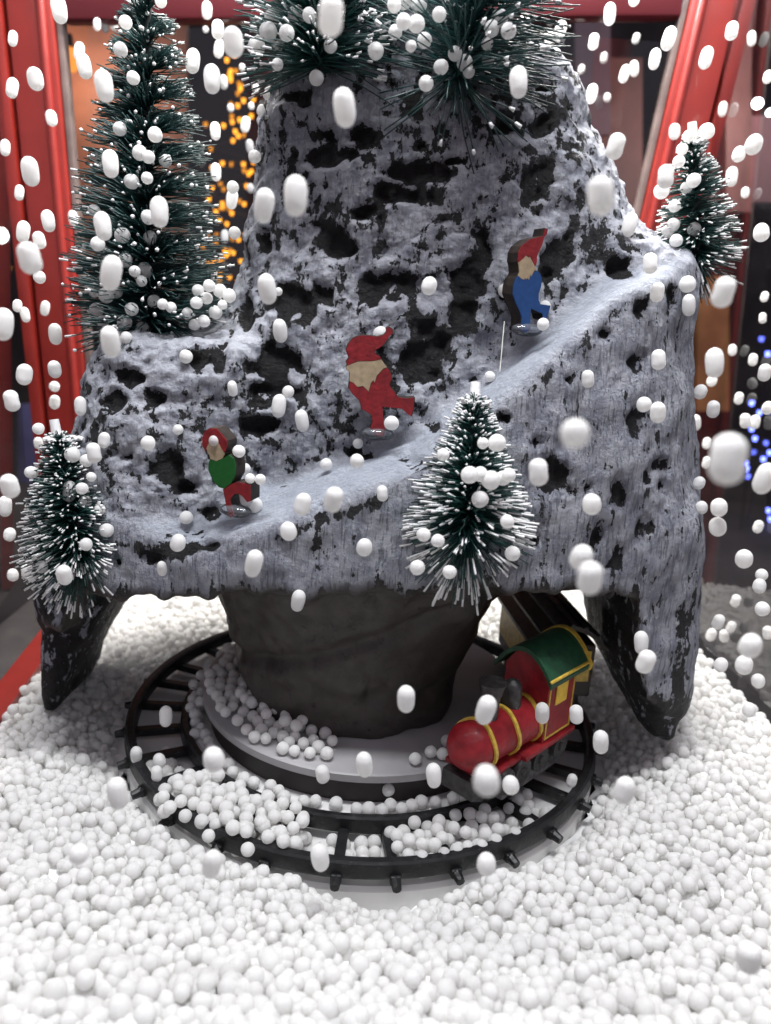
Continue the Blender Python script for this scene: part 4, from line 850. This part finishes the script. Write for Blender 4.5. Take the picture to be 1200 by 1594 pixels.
# ------------------------------------------------------------------ surroundings outside the glass
def struct(o): o['kind'] = 'structure'; return o
struct(MB().box((-40, -20, -.52), (40, 30, -.5)).build('ground', M('pavement', (.035, .028, .026), .7, noise=2, var=.4)))
struct(MB().box((-12, 11, -.5), (12, 11.3, 9)).build('back_wall', M('dark_wall', (.020, .013, .015), .8, noise=1.5, var=.6)))
def board(name, label, cat, u0, v0, u1, v1, y, mat, t=.08):
    ps = [at_y(u0, v0, y), at_y(u1, v0, y), at_y(u1, v1, y), at_y(u0, v1, y)]
    b = MB(); A = [b.b.verts.new(Vector(p)) for p in ps]; B = [b.b.verts.new(Vector(p)+Vector((0, t, 0))) for p in ps]
    b.b.faces.new(A); b.b.faces.new(B[::-1])
    for i in range(4): b.b.faces.new((A[i], B[i], B[(i+1) % 4], A[(i+1) % 4]))
    return tag(b.build(name, mat), label, cat)
WWALL = M('stained_planks', (.20, .085, .05), .6, noise=2.2, var=.35)
board('stall_wall', 'warm brown stall wall lit by an orange lamp beyond the glass', 'wall', 70, -60, 290, 470, 5.2, WWALL)
board('cabinet', 'dull red-brown cabinet seen through the glass beyond the summit', 'cabinet', 862, 90, 1000, 330, 5.4, M('cabinet_brown', (.11, .045, .035), .6, noise=2, var=.4), .4)
board('shutter', 'purplish grey shutter hanging over the brown cabinet', 'shutter', 895, -20, 950, 210, 5.0, M('shutter_grey', (.07, .05, .065), .6, noise=2, var=.3))
board('display_board', 'greyish lavender board beside the red post behind the shoulder tree', 'board', 1105, 180, 1260, 315, 5.0, M('lavender', (.17, .11, .12), .6, noise=1.5, var=.3))
board('window_frame', 'dark brown window frame beyond the glass by the white lamps', 'window frame', 1130, -40, 1170, 330, 4.7, M('frame_brown', (.09, .055, .05), .4, noise=3))
board('leaning_plank', 'orange-brown plank leaning outside the glass beside the mountain flank', 'plank', 1085, 430, 1135, 640, 4.5, M('orange_wood', (.30, .14, .05), .5, noise=3, var=.4), .1)
board('banner', 'small dusky blue banner beyond the glass above the ledge tree', 'banner', 28, 630, 92, 770, 4.5, M('dusky_blue', (.06, .055, .13), .7, noise=3, var=.3))
def lamp(name, label, u, v, y, r, col, st, pw=0, pcol=None):
    p = at_y(u, v, y); t = thing(name, label, 'lamp', tuple(p))
    MB().sph((0, 0, 0), r, 2).build('bulb', emis(name+'_glow', col, st), t, True)
    MB().cyl((0, 0, r*.8), (0, 0, r*1.8), r*.5, r*.4, 10).build('socket', BLACKP, t)
    if pw:
        l = bpy.data.lights.new('lamp_light', 'SPOT'); l.energy = pw; l.color = pcol or col; l.shadow_soft_size = r; l.spot_size = math.radians(165); l.spot_blend = .6; o = link(bpy.data.objects.new('lamp_light', l)); o.parent = t; o.location = (0, r*1.3, 0); o.rotation_euler = (math.radians(90), 0, 0)
lamp('wall_lamp', 'glowing orange lamp on the brown stall wall', 106, 92, 4.5, .10, (1, .34, .07), 1.2, 48, (1, .66, .48))
lamp('white_lamp', 'bright white lamp glowing above the amber lights', 374, 23, 6.0, .055, (1, .97, .85), 26, 130, (1, .8, .7))
lamp('white_lamp', 'bright white lamp glowing at the edge past the red post', 0, 366, 6.0, .075, (1, 1, 1), 20)
lamp('white_lamp', 'cold white lamp glowing beside the window frame', 1179, 161, 3.9, .036, (.9, .97, 1), 26, 90, (1, .75, .72))
lamp('white_lamp', 'second smaller cold lamp at the picture edge by the window frame', 1199, 176, 6.0, .035, (.9, .97, 1), 20)
lamp('pink_lamp', 'small pink lamp glowing through the tall tree', 204, 458, 6.0, .05, (1, .55, .75), 7)
AMB = [(353, 94), (367, 111), (358, 115), (359, 125), (372, 131), (370, 146), (379, 157), (370, 165), (391, 181), (373, 187), (320, 194), (348, 196), (366, 205), (371, 212), (328, 232), (360, 256), (379, 256), (380, 266), (387, 271), (330, 262), (343, 287), (330, 293), (325, 310), (346, 317), (345, 325), (357, 327), (380, 318), (392, 340), (353, 349), (337, 366), (336, 378), (382, 366), (363, 394), (350, 390), (340, 408), (333, 410), (345, 405), (375, 407), (300, 437), (357, 432), (341, 437), (316, 385), (352, 398), (362, 372), (336, 330), (384, 290)]
BLU = [(1170, 628), (1182, 643), (1177, 655), (1170, 668), (1175, 683), (1173, 704), (1160, 722), (1163, 730), (1152, 722), (1198, 705), (1196, 795), (1185, 528), (1195, 551), (1199, 808), (1192, 690), (1188, 715), (1146, 888), (1164, 742), (1196, 640)]
def lights(name, label, lst, y, r, col, st):
    t = thing(name, label, 'fairy lights', tuple(at_y(lst[0][0], lst[0][1], y))); o0 = np.array(t.location)
    P_ = [at_y(u, v, y + random.uniform(-.25, .25)) - o0 for u, v in lst]
    m1 = emis(name+'_glow', col, st); m2 = emis(name+'_dim', col, st*.4); ob = {}
    for i, p in enumerate(P_):
        key = i % 3 == 2
        if key not in ob:
            b = MB(); b.cyl((0, 0, -r), (0, 0, r), r*.75, r*1.1, 6); o = b.build('bulb', m2 if key else m1, t); ob[key] = o
        else: o = link(ob[key].copy()); o.parent = t
        o.location = p
    wb = MB()
    for a, b_ in zip(P_, P_[1:]): wb.cyl(tuple(a+np.array([0, .02, r])), tuple(b_+np.array([0, .02, r])), .004, .004, 4)
    wb.build('wire', BLACKP, t)
AMB += [(u + random.uniform(-16, 16), v + random.uniform(-9, 9)) for u, v in AMB if v > 90 and 330 < u < 382]
AMB.sort(key=lambda q: q[1])
lights('amber_light_string', 'string of small amber fairy lights hanging between tall tree and mountain', AMB, 5.0, .017, (1, .36, .03), 3.2)
lights('blue_light_string', 'string of small blue fairy lights outside the glass past the mountain flank', BLU, 4.6, .019, (.14, .18, 1), 9)

label_beads()
